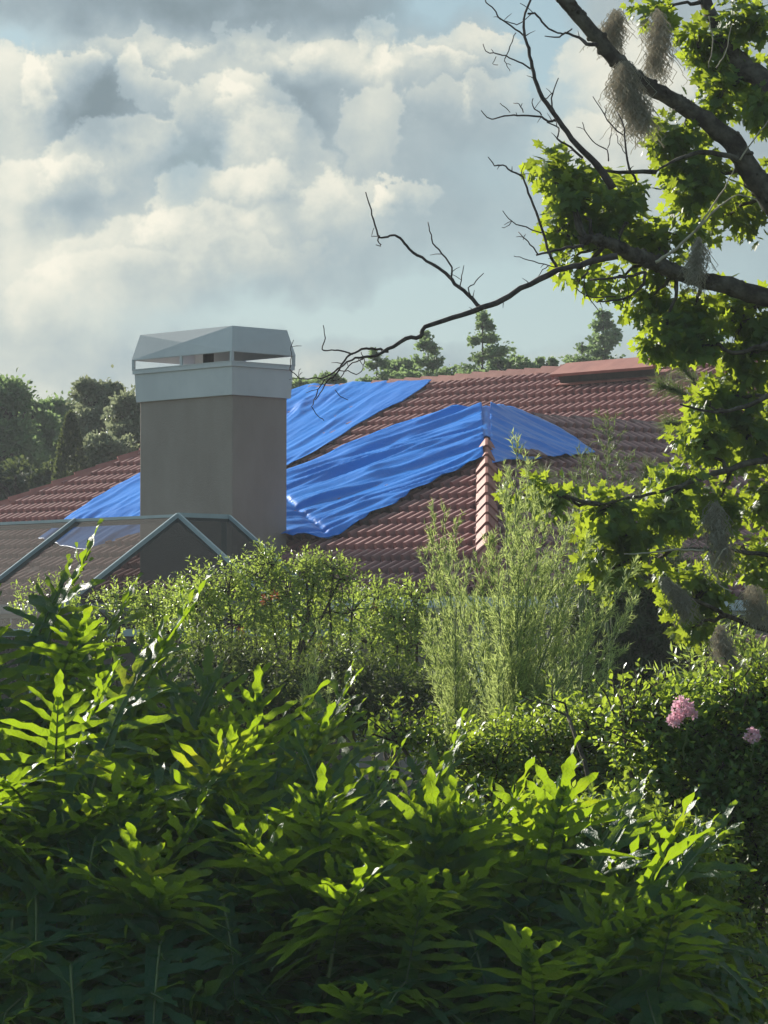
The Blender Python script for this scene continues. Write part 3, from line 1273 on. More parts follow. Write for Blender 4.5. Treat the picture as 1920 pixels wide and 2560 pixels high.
trunk_pts = refine([at(2060, 700, 20.05), at(2080, 1100, 20), at(2098, 1500, 20), at(2112, 2000, 20), Vector((at(2120, 1650, TY).x, TY, -.1))], 5, .02)
bk_.tube(trunk_pts, [k_ * K for k_ in (44, 50, 56, 62, 80)], 14, .10)
limbpts = []
for i, (pts, rad, y0, y1) in enumerate(LIMBS):
    ps = refine(poly(pts, y0, y1), 5, .012, i * 31)
    rr = np.interp(np.linspace(0, 1, len(ps)), np.linspace(0, 1, len(rad)), rad) * K
    bk_.tube(ps, rr, 12 if max(rad) > 12 else 7, .16)
    limbpts += ps[:: 2]
# lichen-like burls on the two main limbs
for i in (0, 2):
    pts, rad, y0, y1 = LIMBS[i]
    ps = refine(poly(pts, y0, y1), 5, .012, i * 31)
    rr = np.interp(np.linspace(0, 1, len(ps)), np.linspace(0, 1, len(rad)), rad) * K
    for j in range(150):
        t = random.uniform(0, len(ps) - 2)
        a_ = int(t)
        c = ps[a_].lerp(ps[a_ + 1], t - a_)
        d_ = Vector((random.gauss(0, 1), random.gauss(0, 1), random.gauss(0, 1))).normalized()
        s_ = random.uniform(.008, .02)
        bk_.tube([c + d_ * (rr[a_] * .85), c + d_ * (rr[a_] + s_ * .7)], [s_ * 1.5, s_ * .6], 6, .4)
trunk = bk_.build('trunk', M['bark'], tree, True)

MAP = [  # foliage masses: px, py, rx, ry, shoots, depth offset
    (1372, 412, 42, 20, 22, -.6), (1388, 455, 26, 45, 22, -.6), (1465, 425, 60, 26, 34, -.4), (1440, 505, 58, 55, 70, -.5),
    (1398, 590, 50, 32, 44, -.5), (1545, 500, 85, 75, 120, -.3), (1500, 580, 70, 40, 50, -.4), (1690, 365, 60, 80, 80, 0), (1730, 470, 110, 95, 150, 0),
    (1640, 585, 110, 48, 90, -.2), (1800, 540, 80, 60, 70, .3), (1745, 120, 40, 70, 44, .5), (1650, 20, 55, 36, 34, .4),
    (1820, 190, 90, 90, 110, .6), (1880, 60, 55, 75, 60, .4), (1790, 250, 60, 60, 50, .4), (1895, 300, 60, 70, 60, .3), (1960, 180, 70, 150, 60, .5),
    (1960, 450, 60, 120, 50, .3), (1630, 745, 50, 36, 34, -.2), (1730, 785, 100, 50, 100, -.1), (1850, 800, 90, 75, 110, .1),
    (1660, 850, 52, 32, 46, -.4), (1720, 860, 80, 36, 70, -.3), (1870, 900, 80, 50, 70, 0), (1640, 670, 40, 26, 18, -.2),
    (1450, 700, 30, 14, 7, -.5), (1440, 640, 50, 20, 16, -.4), (1560, 690, 60, 30, 18, -.3),
    (1832, 990, 85, 60, 90, -.1), (1775, 1015, 40, 32, 24, -.3), (1865, 1095, 80, 85, 110, 0), (1765, 1120, 60, 65, 80, -.3),
    (1715, 1200, 62, 50, 74, -.4), (1800, 1260, 60, 60, 60, -.2), (1900, 1250, 46, 90, 70, 0), (1660, 1275, 78, 50, 70, -.6),
    (1500, 1278, 88, 52, 84, -.9), (1390, 1245, 55, 22, 22, -1), (1330, 1235, 46, 20, 16, -1), (1555, 1330, 85, 50, 76, -.8),
    (1525, 1425, 55, 36, 34, -.8), (1515, 1375, 52, 34, 26, -.8), (1737, 1500, 50, 62, 66, -.4), (1735, 1565, 42, 28, 26, -.4), (1640, 1400, 60, 30, 16, -.5),
    (1840, 1360, 60, 50, 26, -.1), (1905, 1390, 36, 70, 36, 0), (1960, 900, 60, 200, 90, .2), (1970, 1150, 60, 150, 70, .2), (1900, 1460, 60, 30, 20, 0),
]
lv = MB()
tw = MB()
for (c, r, n) in clusters_px(MAP, TY, .9):
    n = int(n * .68)
    m_ = max(2, n // 11)
    sc0, _ = ball_points(c, tuple(x * .85 for x in r), m_, .3)
    pc, dr = [], []
    for q_ in sc0:
        k_ = int(n / m_)
        a_, b_ = ball_points(q_, tuple(x * .30 + .012 for x in r), k_, .1)
        pc.append(a_)
        dr.append(b_)
        tw.tube(wobble(c, Vector(q_), 4, .12), [.006, .003], 4, cap=False)
    pc, dr = np.concatenate(pc), np.concatenate(dr)
    n = len(pc)
    dr = nrm(dr + np.array([0, 0, -.1]) + rng.normal(0, .5, dr.shape))
    pos, fwd, up_, s_ = sprigs(pc, dr, 5, .11, .082, 1.0, .45)
    pos = pos + nrm(fwd) * .02
    scatter(lv, MAPLE_V, MAPLE_F, pos, fwd, up_, s_)
    near = min(limbpts, key=lambda q_: (q_ - c).length)
    tw.tube(wobble(near, c, 6, .10), [.014, .006], 5)
    for i in range(0, n, 4):
        tw.tube(wobble(c, Vector(pc[i]), 3, .12), [.0045, .0018], 4, cap=False)
lv.build('crown', M['maple'], tree)
tw.build('twigs', M['bark'], tree, True)

DEAD = [
    ([(1544, 640), (1493, 650), (1447, 664), (1410, 673), (1368, 691), (1303, 724), (1257, 752), (1206, 772), (1130, 800), (1062, 822), (1051, 845), (1015, 851), (971, 879), (935, 894), (910, 896), (880, 902), (845, 925), (812, 946), (780, 948), (754, 948), (735, 933), (724, 922)],
     [8, 7.5, 7, 6.5, 6.5, 6, 6.5, 6, 5.5, 5, 5, 4.5, 4, 3, 2.6, 2.2, 2, 1.8, 1.5, 1.3, 1.2, 1]),
    ([(971, 879), (940, 873), (915, 873), (887, 884), (868, 896), (852, 918), (838, 940), (820, 952), (800, 984), (788, 1000)], [3, 2.8, 2.6, 2.4, 2.2, 2, 1.8, 1.5, 1.2, 1]),
    ([(882, 886), (860, 878), (836, 876), (812, 876), (806, 866), (812, 845), (808, 813)], [2, 1.8, 1.6, 1.5, 1.4, 1.2, .9]),
    ([(724, 922), (729, 888), (727, 867), (734, 850)], [1, .9, .8, .6]),
    ([(910, 896), (880, 905), (860, 925), (848, 945), (830, 950)], [1.6, 1.4, 1.2, 1, .8]),
    ([(845, 925), (870, 930), (893, 940), (908, 925), (910, 900), (903, 880)], [1.2, 1.1, 1.1, 1, 1, 1]),
    ([(812, 948), (790, 990), (780, 1020), (795, 1040), (810, 1052)], [1.4, 1.2, 1, .9, .7]),
    ([(838, 975), (850, 990), (870, 1000)], [.9, .9, .7]),
    ([(754, 948), (745, 935), (752, 922)], [.9, .8, .6]),
    ([(1203, 770), (1170, 735), (1140, 706), (1114, 680), (1088, 660), (1055, 640), (1024, 619), (1005, 595), (989, 584), (968, 586), (949, 590), (938, 560), (926, 521), (914, 480)],
     [4.5, 4.2, 4, 3.8, 3.5, 3.2, 3, 2.8, 2.6, 2.4, 2.2, 2, 1.6, 1.2]),
    ([(1128, 695), (1128, 671), (1105, 640), (1082, 613), (1074, 580), (1070, 555)], [2, 2, 1.8, 1.6, 1.3, 1]),
    ([(1178, 742), (1172, 722), (1190, 705), (1209, 683)], [1.6, 1.4, 1.2, .9]),
    ([(1150, 715), (1155, 690), (1160, 663)], [1.4, 1.1, .8]),
    ([(949, 590), (945, 600), (952, 612), (940, 612)], [1.6, 1.4, 1.1, .8]),
    ([(949, 590), (930, 585), (935, 570)], [1, .9, .7]),
    ([(1530, 470), (1503, 427), (1470, 394), (1428, 353), (1391, 302), (1354, 251), (1336, 204), (1326, 162), (1317, 116), (1308, 88), (1312, 37), (1329, -5), (1340, -40)],
     [10, 8.5, 7, 6.2, 5.6, 5, 4.5, 4, 3.6, 3.2, 2.8, 2.2, 2]),
    ([(1308, 88), (1290, 76), (1248, 47), (1236, 28), (1215, 8), (1212, -20)], [2.2, 2, 1.8, 1.6, 1.4, 1]),
    ([(1248, 47), (1270, 55), (1292, 60), (1310, 52), (1330, 30), (1300, 8)], [1.3, 1.2, 1.2, 1.1, 1, .8]),
    ([(1320, 34), (1345, 36), (1362, 60), (1395, 78), (1412, 82), (1430, 72)], [2.4, 2.4, 2.2, 2, 1.8, 1.6]),
    ([(1493, 112), (1470, 104), (1448, 86), (1415, 74), (1400, 88), (1362, 90)], [5, 4.4, 3.4, 2.6, 1.8, 1]),
    ([(1326, 172), (1296, 160), (1262, 147), (1240, 142), (1215, 134), (1208, 110)], [2, 1.8, 1.6, 1.4, 1.1, .8]),
    ([(1262, 147), (1275, 120), (1290, 82)], [1.2, 1.2, 1.1]),
    ([(1262, 147), (1268, 165), (1275, 178)], [1, .9, .7]),
    ([(1240, 142), (1232, 155), (1245, 162)], [.9, .8, .6]),
    ([(1391, 302), (1372, 300), (1354, 288), (1308, 281), (1275, 281), (1240, 290), (1224, 292), (1203, 276)], [3, 2.6, 2.4, 2, 1.8, 1.5, 1.3, .9]),
    ([(1308, 281), (1296, 268), (1284, 258)], [1.2, 1, .8]), ([(1275, 281), (1258, 270), (1250, 260)], [1, .9, .7]),
    ([(1354, 288), (1331, 264), (1333, 246)], [1.6, 1.4, 1]),
    ([(1391, 302), (1382, 264), (1382, 232), (1396, 195)], [2.4, 2, 1.6, 1]), ([(1382, 232), (1360, 240), (1352, 248)], [1.2, 1, .8]),
    ([(1456, 394), (1424, 371), (1391, 355), (1396, 325), (1368, 306)], [3, 2.6, 2.2, 1.8, 1.4]),
    ([(1591, 455), (1567, 404), (1558, 325), (1542, 278)], [3, 2.4, 1.8, 1.1]), ([(1558, 338), (1535, 320), (1512, 288), (1482, 241)], [1.6, 1.5, 1.3, .9]),
    ([(1512, 288), (1515, 270)], [.9, .6]), ([(1521, 402), (1519, 371), (1493, 353), (1470, 330), (1456, 306)], [1.6, 1.5, 1.3, 1.2, .9]),
    ([(1519, 371), (1525, 340), (1527, 318)], [1, .9, .7]), ([(1540, 335), (1550, 370), (1570, 395)], [1, 1, 1]),
    ([(1391, 668), (1373, 636), (1359, 585), (1340, 529), (1322, 483), (1308, 445), (1280, 428), (1257, 413), (1238, 413), (1220, 392)], [3.6, 3.4, 3, 2.8, 2.5, 2.2, 2, 1.8, 1.5, 1]),
    ([(1354, 582), (1318, 566), (1280, 552), (1257, 527)], [1.6, 1.5, 1.3, .8]), ([(1280, 552), (1255, 568)], [1, .7]),
    ([(1345, 636), (1325, 615), (1308, 599), (1296, 580)], [1.6, 1.5, 1.3, .9]), ([(1308, 599), (1314, 585)], [.9, .6]),
    ([(1460, 615), (1420, 620), (1391, 624), (1340, 638)], [4, 3.4, 3, 2]), ([(1308, 445), (1303, 430), (1312, 408)], [1.2, 1, .7]),
    ([(1388, 668), (1350, 652), (1310, 642), (1285, 640)], [1.4, 1.2, 1, .7]), ([(1370, 665), (1355, 680), (1345, 692)], [1.2, 1, .7]),
    ([(1614, 680), (1580, 690), (1544, 696), (1475, 700)], [3.4, 3.2, 2.8, 2]), ([(1614, 680), (1600, 720), (1560, 745), (1521, 752), (1491, 756)], [4, 3.4, 2.6, 2, 1.4]),
    ([(1440, 720), (1480, 740), (1540, 742)], [1, 1.4, 1.6]), ([(1460, 690), (1470, 730), (1500, 780)], [1.2, 1.2, .9]), ([(1500, 756), (1505, 780)], [1, .8]),
    ([(1560, 690), (1570, 730), (1562, 770)], [1.2, 1, .8]),
]
dd = MB()
for i, (pts, rad) in enumerate(DEAD):
    ps = refine(poly(pts, 19.2, 19.2), 3, .010, i * 17)
    # give each dead branch its own run in depth
    dy = (i % 5 - 2) * .05
    ps = [p_ + Vector((0, dy * math.sin(math.pi * min(1, j / max(1, len(ps) - 1))), 0)) for j, p_ in enumerate(ps)]
    rr = np.interp(np.linspace(0, 1, len(ps)), np.linspace(0, 1, len(rad)), rad) * K * 1.1
    dd.tube(ps, rr, 7, .2)
    for j in range(2, len(ps) - 2, 4):
        if random.random() < .5:
            d_ = (ps[j + 1] - ps[j]).normalized()
            sidev = Vector((-d_.z, random.uniform(-.4, .4), d_.x)) * random.choice((-1, 1))
            e = ps[j] + (d_ * .6 + sidev).normalized() * random.uniform(.015, .07)
            dd.tube([ps[j], ps[j].lerp(e, .5) + Vector((0, 0, .003)), e], [min(rr[j] * .6, .004), .0022, .0012], 4)
dd.build('dead_branches', M['twig'], tree, True)
PALE = [([(1640, 655), (1656, 645), (1702, 612), (1753, 561), (1800, 515), (1846, 487)], [4, 3.6, 3.2, 3, 2.2, 1.4]),
        ([(1740, 574), (1762, 545), (1800, 487), (1837, 418)], [2.6, 2.4, 1.8, 1]), ([(1846, 487), (1890, 500), (1905, 530)], [1.6, 1.4, 1]),
        ([(1850, 400), (1900, 330), (1925, 300)], [2, 1.6, 1.2]), ([(1772, 40), (1782, 100), (1772, 170)], [1.4, 1.3, 1]), ([(1790, 170), (1815, 130), (1830, 60)], [1.4, 1.2, .9]),
        ([(1560, 1385), (1620, 1382), (1692, 1374), (1760, 1376)], [1.2, 2, 2.4, 2.4]), ([(1780, 1430), (1790, 1400), (1815, 1370)], [1.6, 1.4, 1]),
        ([(1800, 1460), (1780, 1420), (1770, 1380)], [1.5, 1.3, 1]), ([(1830, 1480), (1790, 1455), (1760, 1400)], [1.4, 1.2, .9])]
for i, (pts, rad) in enumerate(PALE):
    pd_ = MB()
    ps = refine(poly(pts, 18.9, 18.9), 4, .010, 500 + i * 17)
    pd_.tube(ps, [r_ * K for r_ in rad], 6, .2)
    pd_.build('pale_twig', M['paletwig'], tree, True)


# ---------------------------------------------------------------- hanging moss
def moss(px, py, wpx, hpx, n, Y, label, lean=0.0):
    mb = MB()
    for i in range(n):
        t0 = rng.uniform(0, .85)
        prof = (.35 + 1.5 * t0) * (1 - t0 ** 2.5) + .12
        x = px + np.clip(rng.normal(0, .42), -1, 1) * wpx * prof * .8 + wpx * .25 * math.sin(t0 * 5 + px)
        L = hpx * rng.uniform(.12, .48)
        y = py + t0 * hpx * .85
        p_ = at(x + lean * t0 * hpx, y, Y + rng.normal(0, wpx * .3 * Y / F))
        steps = 9
        ang = rng.uniform(0, 6.28)
        V_, last = [], p_
        dirp = Vector((lean, 0, -1)).normalized()
        seg = L * Y / F / steps
        w = .0017
        for s_ in range(steps + 1):
            V_.append(last + Vector((w, 0, 0)))
            V_.append(last + Vector((-w, w, 0)))
            ang += rng.normal(0, 2.0)
            last = last + dirp * seg + Vector((math.cos(ang), math.sin(ang), .4 * math.sin(ang * 1.7))) * seg * 1.25
        Q = [(2 * s_, 2 * s_ + 1, 2 * s_ + 3, 2 * s_ + 2) for s_ in range(steps)]
        mb.add([tuple(x_) for x_ in V_], None, Q)
    o = mb.build('spanish_moss', M['moss'])
    tag(o, label, 'moss', 'tufts of moss hanging in the tree')


moss(1568, 150, 52, 190, 900, 19.6, 'long grey moss tuft hanging under the thick upper limb against the cloud', .1)
moss(1535, 20, 42, 120, 500, 19.9, 'dark moss tuft above the thick upper limb near the top edge')
moss(1640, 20, 30, 190, 420, 20.1, 'thin grey moss curtain between the two upper limbs')
moss(1742, 590, 26, 130, 330, 19.2, 'small pale moss tuft hanging on the lower mossy limb')
moss(1670, 1440, 34, 110, 480, 18.9, 'pale moss tuft beside the lowest leaf cluster, above the dark thicket', .35)
moss(1800, 1560, 30, 130, 480, 18.9, 'pale moss tuft hanging left of the low porch roof', .2)
moss(1795, 1250, 34, 180, 420, 19.2, 'wispy grey moss strip among the leaves at the right', .0)
moss(1890, 1460, 50, 110, 380, 19.3, 'loose moss wisps under the low branch at the right edge', .0)


# ---------------------------------------------------------------- pine boughs in the tree's shade
def pine_bough(pxs, Y, label, nper=46, nl=.13):
    t = thing('pine_bough', label, 'pine branch', tuple(at(*pxs[0], Y)), 'pine boughs showing between tree and roof')
    st, nd = MB(), MB()
    ps = refine(poly(pxs, Y), 5, .02)
    st.tube(ps, [.010, .004], 6)
    pos, fw = [], []
    for i, p_ in enumerate(ps):
        d_ = (ps[min(i + 1, len(ps) - 1)] - ps[max(0, i - 1)]).normalized()
        for k_ in range(nper):
            pos.append(p_ + Vector(rng.normal(0, .012, 3)))
            r_ = Vector(rnd_dirs(1)[0])
            fw.append(d_ * .9 + r_ * .9)
    pos, fw = np.array([tuple(x) for x in pos]), np.array([tuple(x) for x in fw])
    scatter(nd, np.array(NEEDLE_V) * (.55, 1, 1), NEEDLE_F, pos, fw, rnd_dirs(len(pos)), nl * rng.uniform(.6, 1.1, len(pos)))
    st.build('branch', M['bark'], t)
    nd.build('needles', M['pine'], t)


pine_bough([(1720, 1000), (1690, 975), (1650, 965)], 23, 'pine bough with long needles over the pale ridge vent')
pine_bough([(1740, 960), (1715, 930), (1700, 912)], 23.5, 'small pine bough under the upper leaves at the ridge end', 30)
pine_bough([(1350, 1260), (1356, 1220), (1362, 1190)], 24, 'upright pine tip in front of the roof right of the hip', 34)
pine_bough([(1600, 1250), (1612, 1210), (1620, 1170)], 24, 'upright pine tip below the dark roof slope', 44)
pine_bough([(1740, 1090), (1700, 1060), (1670, 1060)], 23, 'drooping pine bough below the lit roof tiles at the right', 34)


# ---------------------------------------------------------------- feathery dog fennel
def feathery(name, label, cat, tips, base, Y, mat='fennel', nb=34, bl=.20, nn=22, nl=.028, stem_r=.006, group=None, side_ang=.55, bow=0.1, depth=.35, start=.22):
    bp = at(base[0], base[1], Y)
    t = thing(name, label, cat, (bp.x, bp.y, 0), group)
    st, nd = MB(), MB()
    gp = Vector((bp.x, bp.y, 0))
    st.tube(wobble(gp, bp, 6, .03), [stem_r * 1.6, stem_r * 1.3], 6)
    pos, fw = [], []
    for (tx, ty, w) in tips:
        dy = random.uniform(-depth, depth)
        b_ = bp + Vector((random.uniform(-.04, .04), random.uniform(-.05, .05), random.uniform(-.3, .1)))
        e = at(tx, ty, Y + dy)
        mid = b_.lerp(e, .5) + Vector((-(e.x - b_.x) * bow * 2.2, 0, abs(e.x - b_.x) * .02))
        ps = refine([b_, b_.lerp(mid, .5) * 1.0, mid, mid.lerp(e, .55), e], 8, .006, tx)
        st.tube(ps, [stem_r, .0012], 5)
        n = len(ps)
        for k_ in range(int(nb * w * 1.05)):
            tt = random.uniform(start, .985)
            i = min(n - 2, int(tt * (n - 1)))
            p_ = ps[i].lerp(ps[i + 1], tt * (n - 1) - i)
            d_ = (ps[i + 1] - ps[i]).normalized()
            r_ = Vector(rnd_dirs(1)[0])
            r_ = (r_ - d_ * r_.dot(d_)).normalized()
            L = bl * (1.22 - .9 * tt) * random.uniform(.6, 1.25) * (.35 + .65 * min(1, w))
            dirb = (d_ * math.cos(side_ang) + r_ * math.sin(side_ang)).normalized()
            q1_ = p_ + dirb * (L * .5)
            q2_ = q1_ + (dirb + Z * .35).normalized() * (L * .5)
            st.tube([p_, q1_, q2_], [.0017, .0012, .0008], 3, cap=False)
            m_ = max(4, int(nn * L / bl * 1.6))
            for j in range(m_):
                s_ = random.uniform(.05, 1)
                c_ = p_.lerp(q1_, s_ * 2) if s_ < .5 else q1_.lerp(q2_, s_ * 2 - 1)
                pos.append(tuple(c_))
                fw.append(tuple(dirb * .9 + Vector(rnd_dirs(1)[0]) * .8 + Z * .2))
        for k_ in range(int(60 * w)):
            tt = random.uniform(.75, 1)
            i = min(n - 2, int(tt * (n - 1)))
            pos.append(tuple(ps[i].lerp(ps[i + 1], tt * (n - 1) - i)))
            fw.append(tuple((ps[i + 1] - ps[i]).normalized() + Vector(rnd_dirs(1)[0]) * .6))
    pos, fw = np.array(pos), np.array(fw)
    scatter(nd, np.array(NEEDLE_V) * (2.2, 1, 1), NEEDLE_F, pos, fw, rnd_dirs(len(pos)), nl * rng.uniform(.6, 1.3, len(pos)))
    st.build('stems', M['stem'], t)
    nd.build('foliage', M[mat], t)
    return t


feathery('dog_fennel', 'tall pale green feathery plant rising in the middle in front of the wing roof', 'plant',
         [(1294, 1095, 1.0), (1262, 1230, .8), (1340, 1230, 1), (1400, 1330, 1.1), (1470, 1350, 1), (1520, 1430, 1), (1300, 1350, 1),
          (1430, 1440, 1), (1360, 1430, 1), (1250, 1450, 1), (1180, 1500, 1), (1120, 1420, .9), (1480, 1560, 1), (1400, 1600, 1), (1320, 1600, 1), (1240, 1650, 1), (1222, 1350, .8), (1190, 1385, .8), (1240, 1380, .8), (1205, 1470, .9), (1195, 1540, .9), (1270, 1170, .8), (1320, 1160, .8), (1370, 1250, .8), (1430, 1290, .8), (1290, 1260, .9), (1330, 1300, .9)],
         (1275, 2060), 16.0, nb=62, nn=34)
feathery('dog_fennel', 'feathery plant with slim tips left of the roof hip caps', 'plant',
         [(1080, 1262, .9), (1140, 1300, .9), (1060, 1370, .9), (1100, 1450, 1), (1165, 1400, 1), (1070, 1560, .9), (1130, 1600, 1), (1090, 1690, .8), (1200, 1560, 1), (1110, 1270, .7), (1075, 1320, .8), (1120, 1360, .7)],
         (1150, 2080), 16.6, nb=52, nn=30)
feathery('dog_fennel', 'feathery plant with plumes arching right in front of the dark thicket', 'plant',
         [(1592, 1398, .8), (1590, 1492, .9), (1568, 1530, .9), (1560, 1620, .8), (1500, 1680, .9), (1540, 1480, .8), (1440, 1700, 1), (1480, 1760, .9), (1400, 1780, .9)],
         (1330, 2090), 15.6, nb=48, nn=30)
feathery('dog_fennel', 'small feathery sprig among dark shrubs left of centre', 'plant',
         [(797, 1565, .8), (772, 1680, .6), (826, 1730, .6), (790, 1700, .6), (756, 1740, .6), (834, 1790, .6)], (785, 1960), 15.5, nb=30, nn=24, bl=.14)
feathery('cypress_sapling', 'thin dark sapling with whorled twigs in front of the dark roof slope', 'sapling',
         [(1522, 1050, 1), (1485, 1150, .6), (1562, 1150, .6), (1460, 1190, .6), (1575, 1200, .5)], (1515, 1500), 24, mat='pine', nb=46, bl=.36, nn=26, nl=.045, side_ang=1.0, start=.3)
feathery('cypress_sapling', 'wispy sapling tips right of the hip caps in front of the blue sheet', 'sapling',
         [(1455, 1135, .7), (1440, 1190, .6), (1400, 1200, .5)], (1450, 1500), 23, mat='pine', nb=36, bl=.3, nn=24, nl=.04, side_ang=.8, start=.3)


# ---------------------------------------------------------------- shrubs
def shrub(name, label, cat, cl, Y, mat, tv, tf, K_, length, size, base_px, thick=.9, droop=0, upbias=.5, group=None, shell=.35, stems=12, spread=.9, dens=1.0):
    bp = at(base_px, 1650, Y)
    t = thing(name, label, cat, (bp.x, Y, 0), group)
    lv_, st = MB(), MB()
    for (c, r, n) in clusters_px(cl, Y, thick):
        n = max(2, int(n * dens))
        pc, dr = ball_points(c, r, n, shell)
        dr = nrm(dr + np.array([0, 0, upbias]) + rng.normal(0, .35, dr.shape))
        pos, fwd, up_, s_ = sprigs(pc, dr, K_, length, size, spread, droop)
        scatter(lv_, tv, tf, pos, fwd, up_, s_)
        st.tube(wobble(Vector((bp.x + random.uniform(-.2, .2), Y + random.uniform(-.2, .2), 0)), c, 8, .08), [.018, .008], 6)
        for i in range(0, n, max(1, n // stems)):
            st.tube(wobble(c, Vector(pc[i] + dr[i] * length), 4, .1), [.006, .002], 4, cap=False)
    lv_.build('foliage', M[mat], t)
    st.build('stems', M['bark'], t, True)
    return t


BR_V = np.array(OVAL_V) * (.75, 1, 1)
bb = shrub('bottlebrush_shrub', 'broad olive green shrub with small shiny leaves and a few red tips below the chimney', 'shrub',
      [(505, 1475, 40, 45, 60), (570, 1480, 50, 50, 70), (640, 1450, 55, 50, 80), (680, 1415, 25, 40, 40), (720, 1490, 60, 45, 70), (785, 1460, 50, 50, 80), (765, 1430, 26, 24, 30),
       (850, 1450, 40, 36, 50), (835, 1425, 14, 24, 12), (600, 1560, 110, 80, 210), (760, 1560, 110, 80, 210), (880, 1530, 60, 50, 60), (480, 1540, 60, 50, 90), (690, 1660, 130, 90, 200, .2)],
      25.0, 'brush', BR_V, OVAL_F, 9, .14, .046, 680, upbias=.7)
for (x, y) in ((603, 1580), (688, 1488), (662, 1500), (798, 1620), (935, 1520)):
    c = at(x, y, 24.3)
    rd = MB()
    pc, dr = ball_points(c, (.015, .015, .03), 26, .1)
    scatter(rd, NARROW_V, NARROW_F, pc, dr, rnd_dirs(26), np.full(26, .03))
    rd.build('red_tip', M['red'], bb)
shrub('bottlebrush_shrub', 'olive green shrub with small leaves under the gutter, left of the feathery plants', 'shrub',
      [(935, 1510, 45, 40, 60), (985, 1540, 60, 50, 90), (1035, 1500, 40, 36, 40), (930, 1610, 90, 80, 170), (1020, 1620, 80, 80, 150), (960, 1720, 120, 80, 160)],
      26.0, 'brush', BR_V, OVAL_F, 9, .14, .05, 970, upbias=.6)
shrub('bottlebrush_shrub', 'small-leaved shrub at the foot of the mesh enclosure', 'shrub',
      [(440, 1510, 50, 36, 60), (380, 1520, 50, 36, 50), (310, 1500, 36, 26, 24), (300, 1560, 90, 50, 80), (430, 1590, 80, 60, 100), (130, 1520, 90, 60, 60)],
      27.0, 'brush', BR_V, OVAL_F, 9, .14, .05, 330, upbias=.6)
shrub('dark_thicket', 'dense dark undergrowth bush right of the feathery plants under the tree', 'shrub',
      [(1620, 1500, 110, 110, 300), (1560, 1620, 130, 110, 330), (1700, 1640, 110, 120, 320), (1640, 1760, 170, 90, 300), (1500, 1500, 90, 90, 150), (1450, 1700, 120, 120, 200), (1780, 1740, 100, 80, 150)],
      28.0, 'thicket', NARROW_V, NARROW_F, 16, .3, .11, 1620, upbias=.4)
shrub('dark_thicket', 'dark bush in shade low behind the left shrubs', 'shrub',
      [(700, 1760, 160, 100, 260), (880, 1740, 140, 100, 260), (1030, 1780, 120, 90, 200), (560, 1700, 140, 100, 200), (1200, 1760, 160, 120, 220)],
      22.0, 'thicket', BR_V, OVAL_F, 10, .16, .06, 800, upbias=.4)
shrub('tangled_vines', 'dry tangled vines and thin leaves under the porch roof at the right edge', 'vine',
      [(1850, 1720, 90, 60, 60), (1790, 1640, 40, 60, 24), (1900, 1680, 50, 60, 30), (1750, 1700, 60, 50, 30)],
      21.0, 'brush', NARROW_V, NARROW_F, 12, .2, .10, 1850, upbias=.4, spread=.6)

HG = 'leafy bushes along the front right'
HEDGE_V = np.array(OVAL_V) * (1.15, 1, 1)
cm = shrub('crape_myrtle', 'bright green round-leaved bush carrying two pink flower clusters at the right', 'shrub',
      [(1700, 1850, 90, 55, 150), (1800, 1840, 90, 60, 160), (1890, 1830, 70, 60, 120), (1860, 1780, 40, 30, 30), (1920, 1790, 50, 40, 50), (1640, 1880, 80, 55, 110), (1780, 1960, 130, 90, 260), (1900, 1980, 80, 100, 170), (1680, 2000, 120, 90, 200),
       (1960, 1880, 60, 90, 90), (1420, 1790, 10, 10, 2), (1640, 1800, 40, 26, 16), (1560, 1815, 50, 24, 24), (1800, 2120, 150, 100, 280), (1920, 2150, 90, 100, 140), (1850, 2300, 150, 110, 240), (1920, 2450, 110, 120, 140)],
      14.6, 'hedge', HEDGE_V, OVAL_F, 10, .22, .048, 1800, upbias=1.3, dens=.6, group=HG)
for (x, y, r_, n) in ((1708, 1768, 26, 260), (1688, 1800, 17, 130), (1730, 1785, 12, 60), (1880, 1838, 18, 130)):
    fl_ = MB()
    pc, dr = ball_points(at(x, y, 14.2), (r_ * 14.2 / F,) * 3, n, .2)
    scatter(fl_, np.array(OVAL_V) * (2.0, 1, 2.5), OVAL_F, pc, dr + rnd_dirs(n) * .6, rnd_dirs(n), rng.uniform(.009, .016, n))
    fl_.build('flower_cluster', M['petal'], cm)
for (x, y, x2, y2) in ((1708, 1780, 1712, 1900), (1880, 1850, 1884, 1930)):
    stt = MB()
    stt.tube(wobble(at(x, y, 14.2), at(x2, y2, 14.4), 5, .05), [.003, .005], 5)
    stt.build('flower_stalk', M['stem'], cm)
shrub('leafy_bush', 'yellow-green small-leaved bush around the foot of the feathery plants', 'shrub',
      [(1380, 1880, 110, 45, 160), (1500, 1850, 90, 40, 130), (1250, 1920, 110, 40, 140), (1560, 1890, 90, 60, 120), (1120, 1900, 90, 36, 90), (1000, 1860, 60, 30, 50), (1400, 1970, 160, 70, 200), (1230, 2000, 120, 60, 120), (1560, 2010, 110, 70, 150)],
      15.2, 'hedge', HEDGE_V, OVAL_F, 10, .18, .040, 1350, upbias=1.3, dens=.7, group=HG)
shrub('leafy_bush', 'dark green bush in shade below the pink-flowered one, lower right', 'shrub',
      [(1550, 2130, 150, 90, 240), (1400, 2110, 140, 80, 200), (1680, 2180, 140, 100, 220), (1500, 2270, 170, 100, 260), (1680, 2330, 150, 110, 230), (1800, 2480, 150, 110, 180), (1560, 2440, 160, 120, 220), (1350, 2230, 120, 90, 140), (1250, 2120, 100, 70, 100)],
      14.0, 'hedge', HEDGE_V, OVAL_F, 8, .13, .052, 1550, upbias=.5, group=HG)


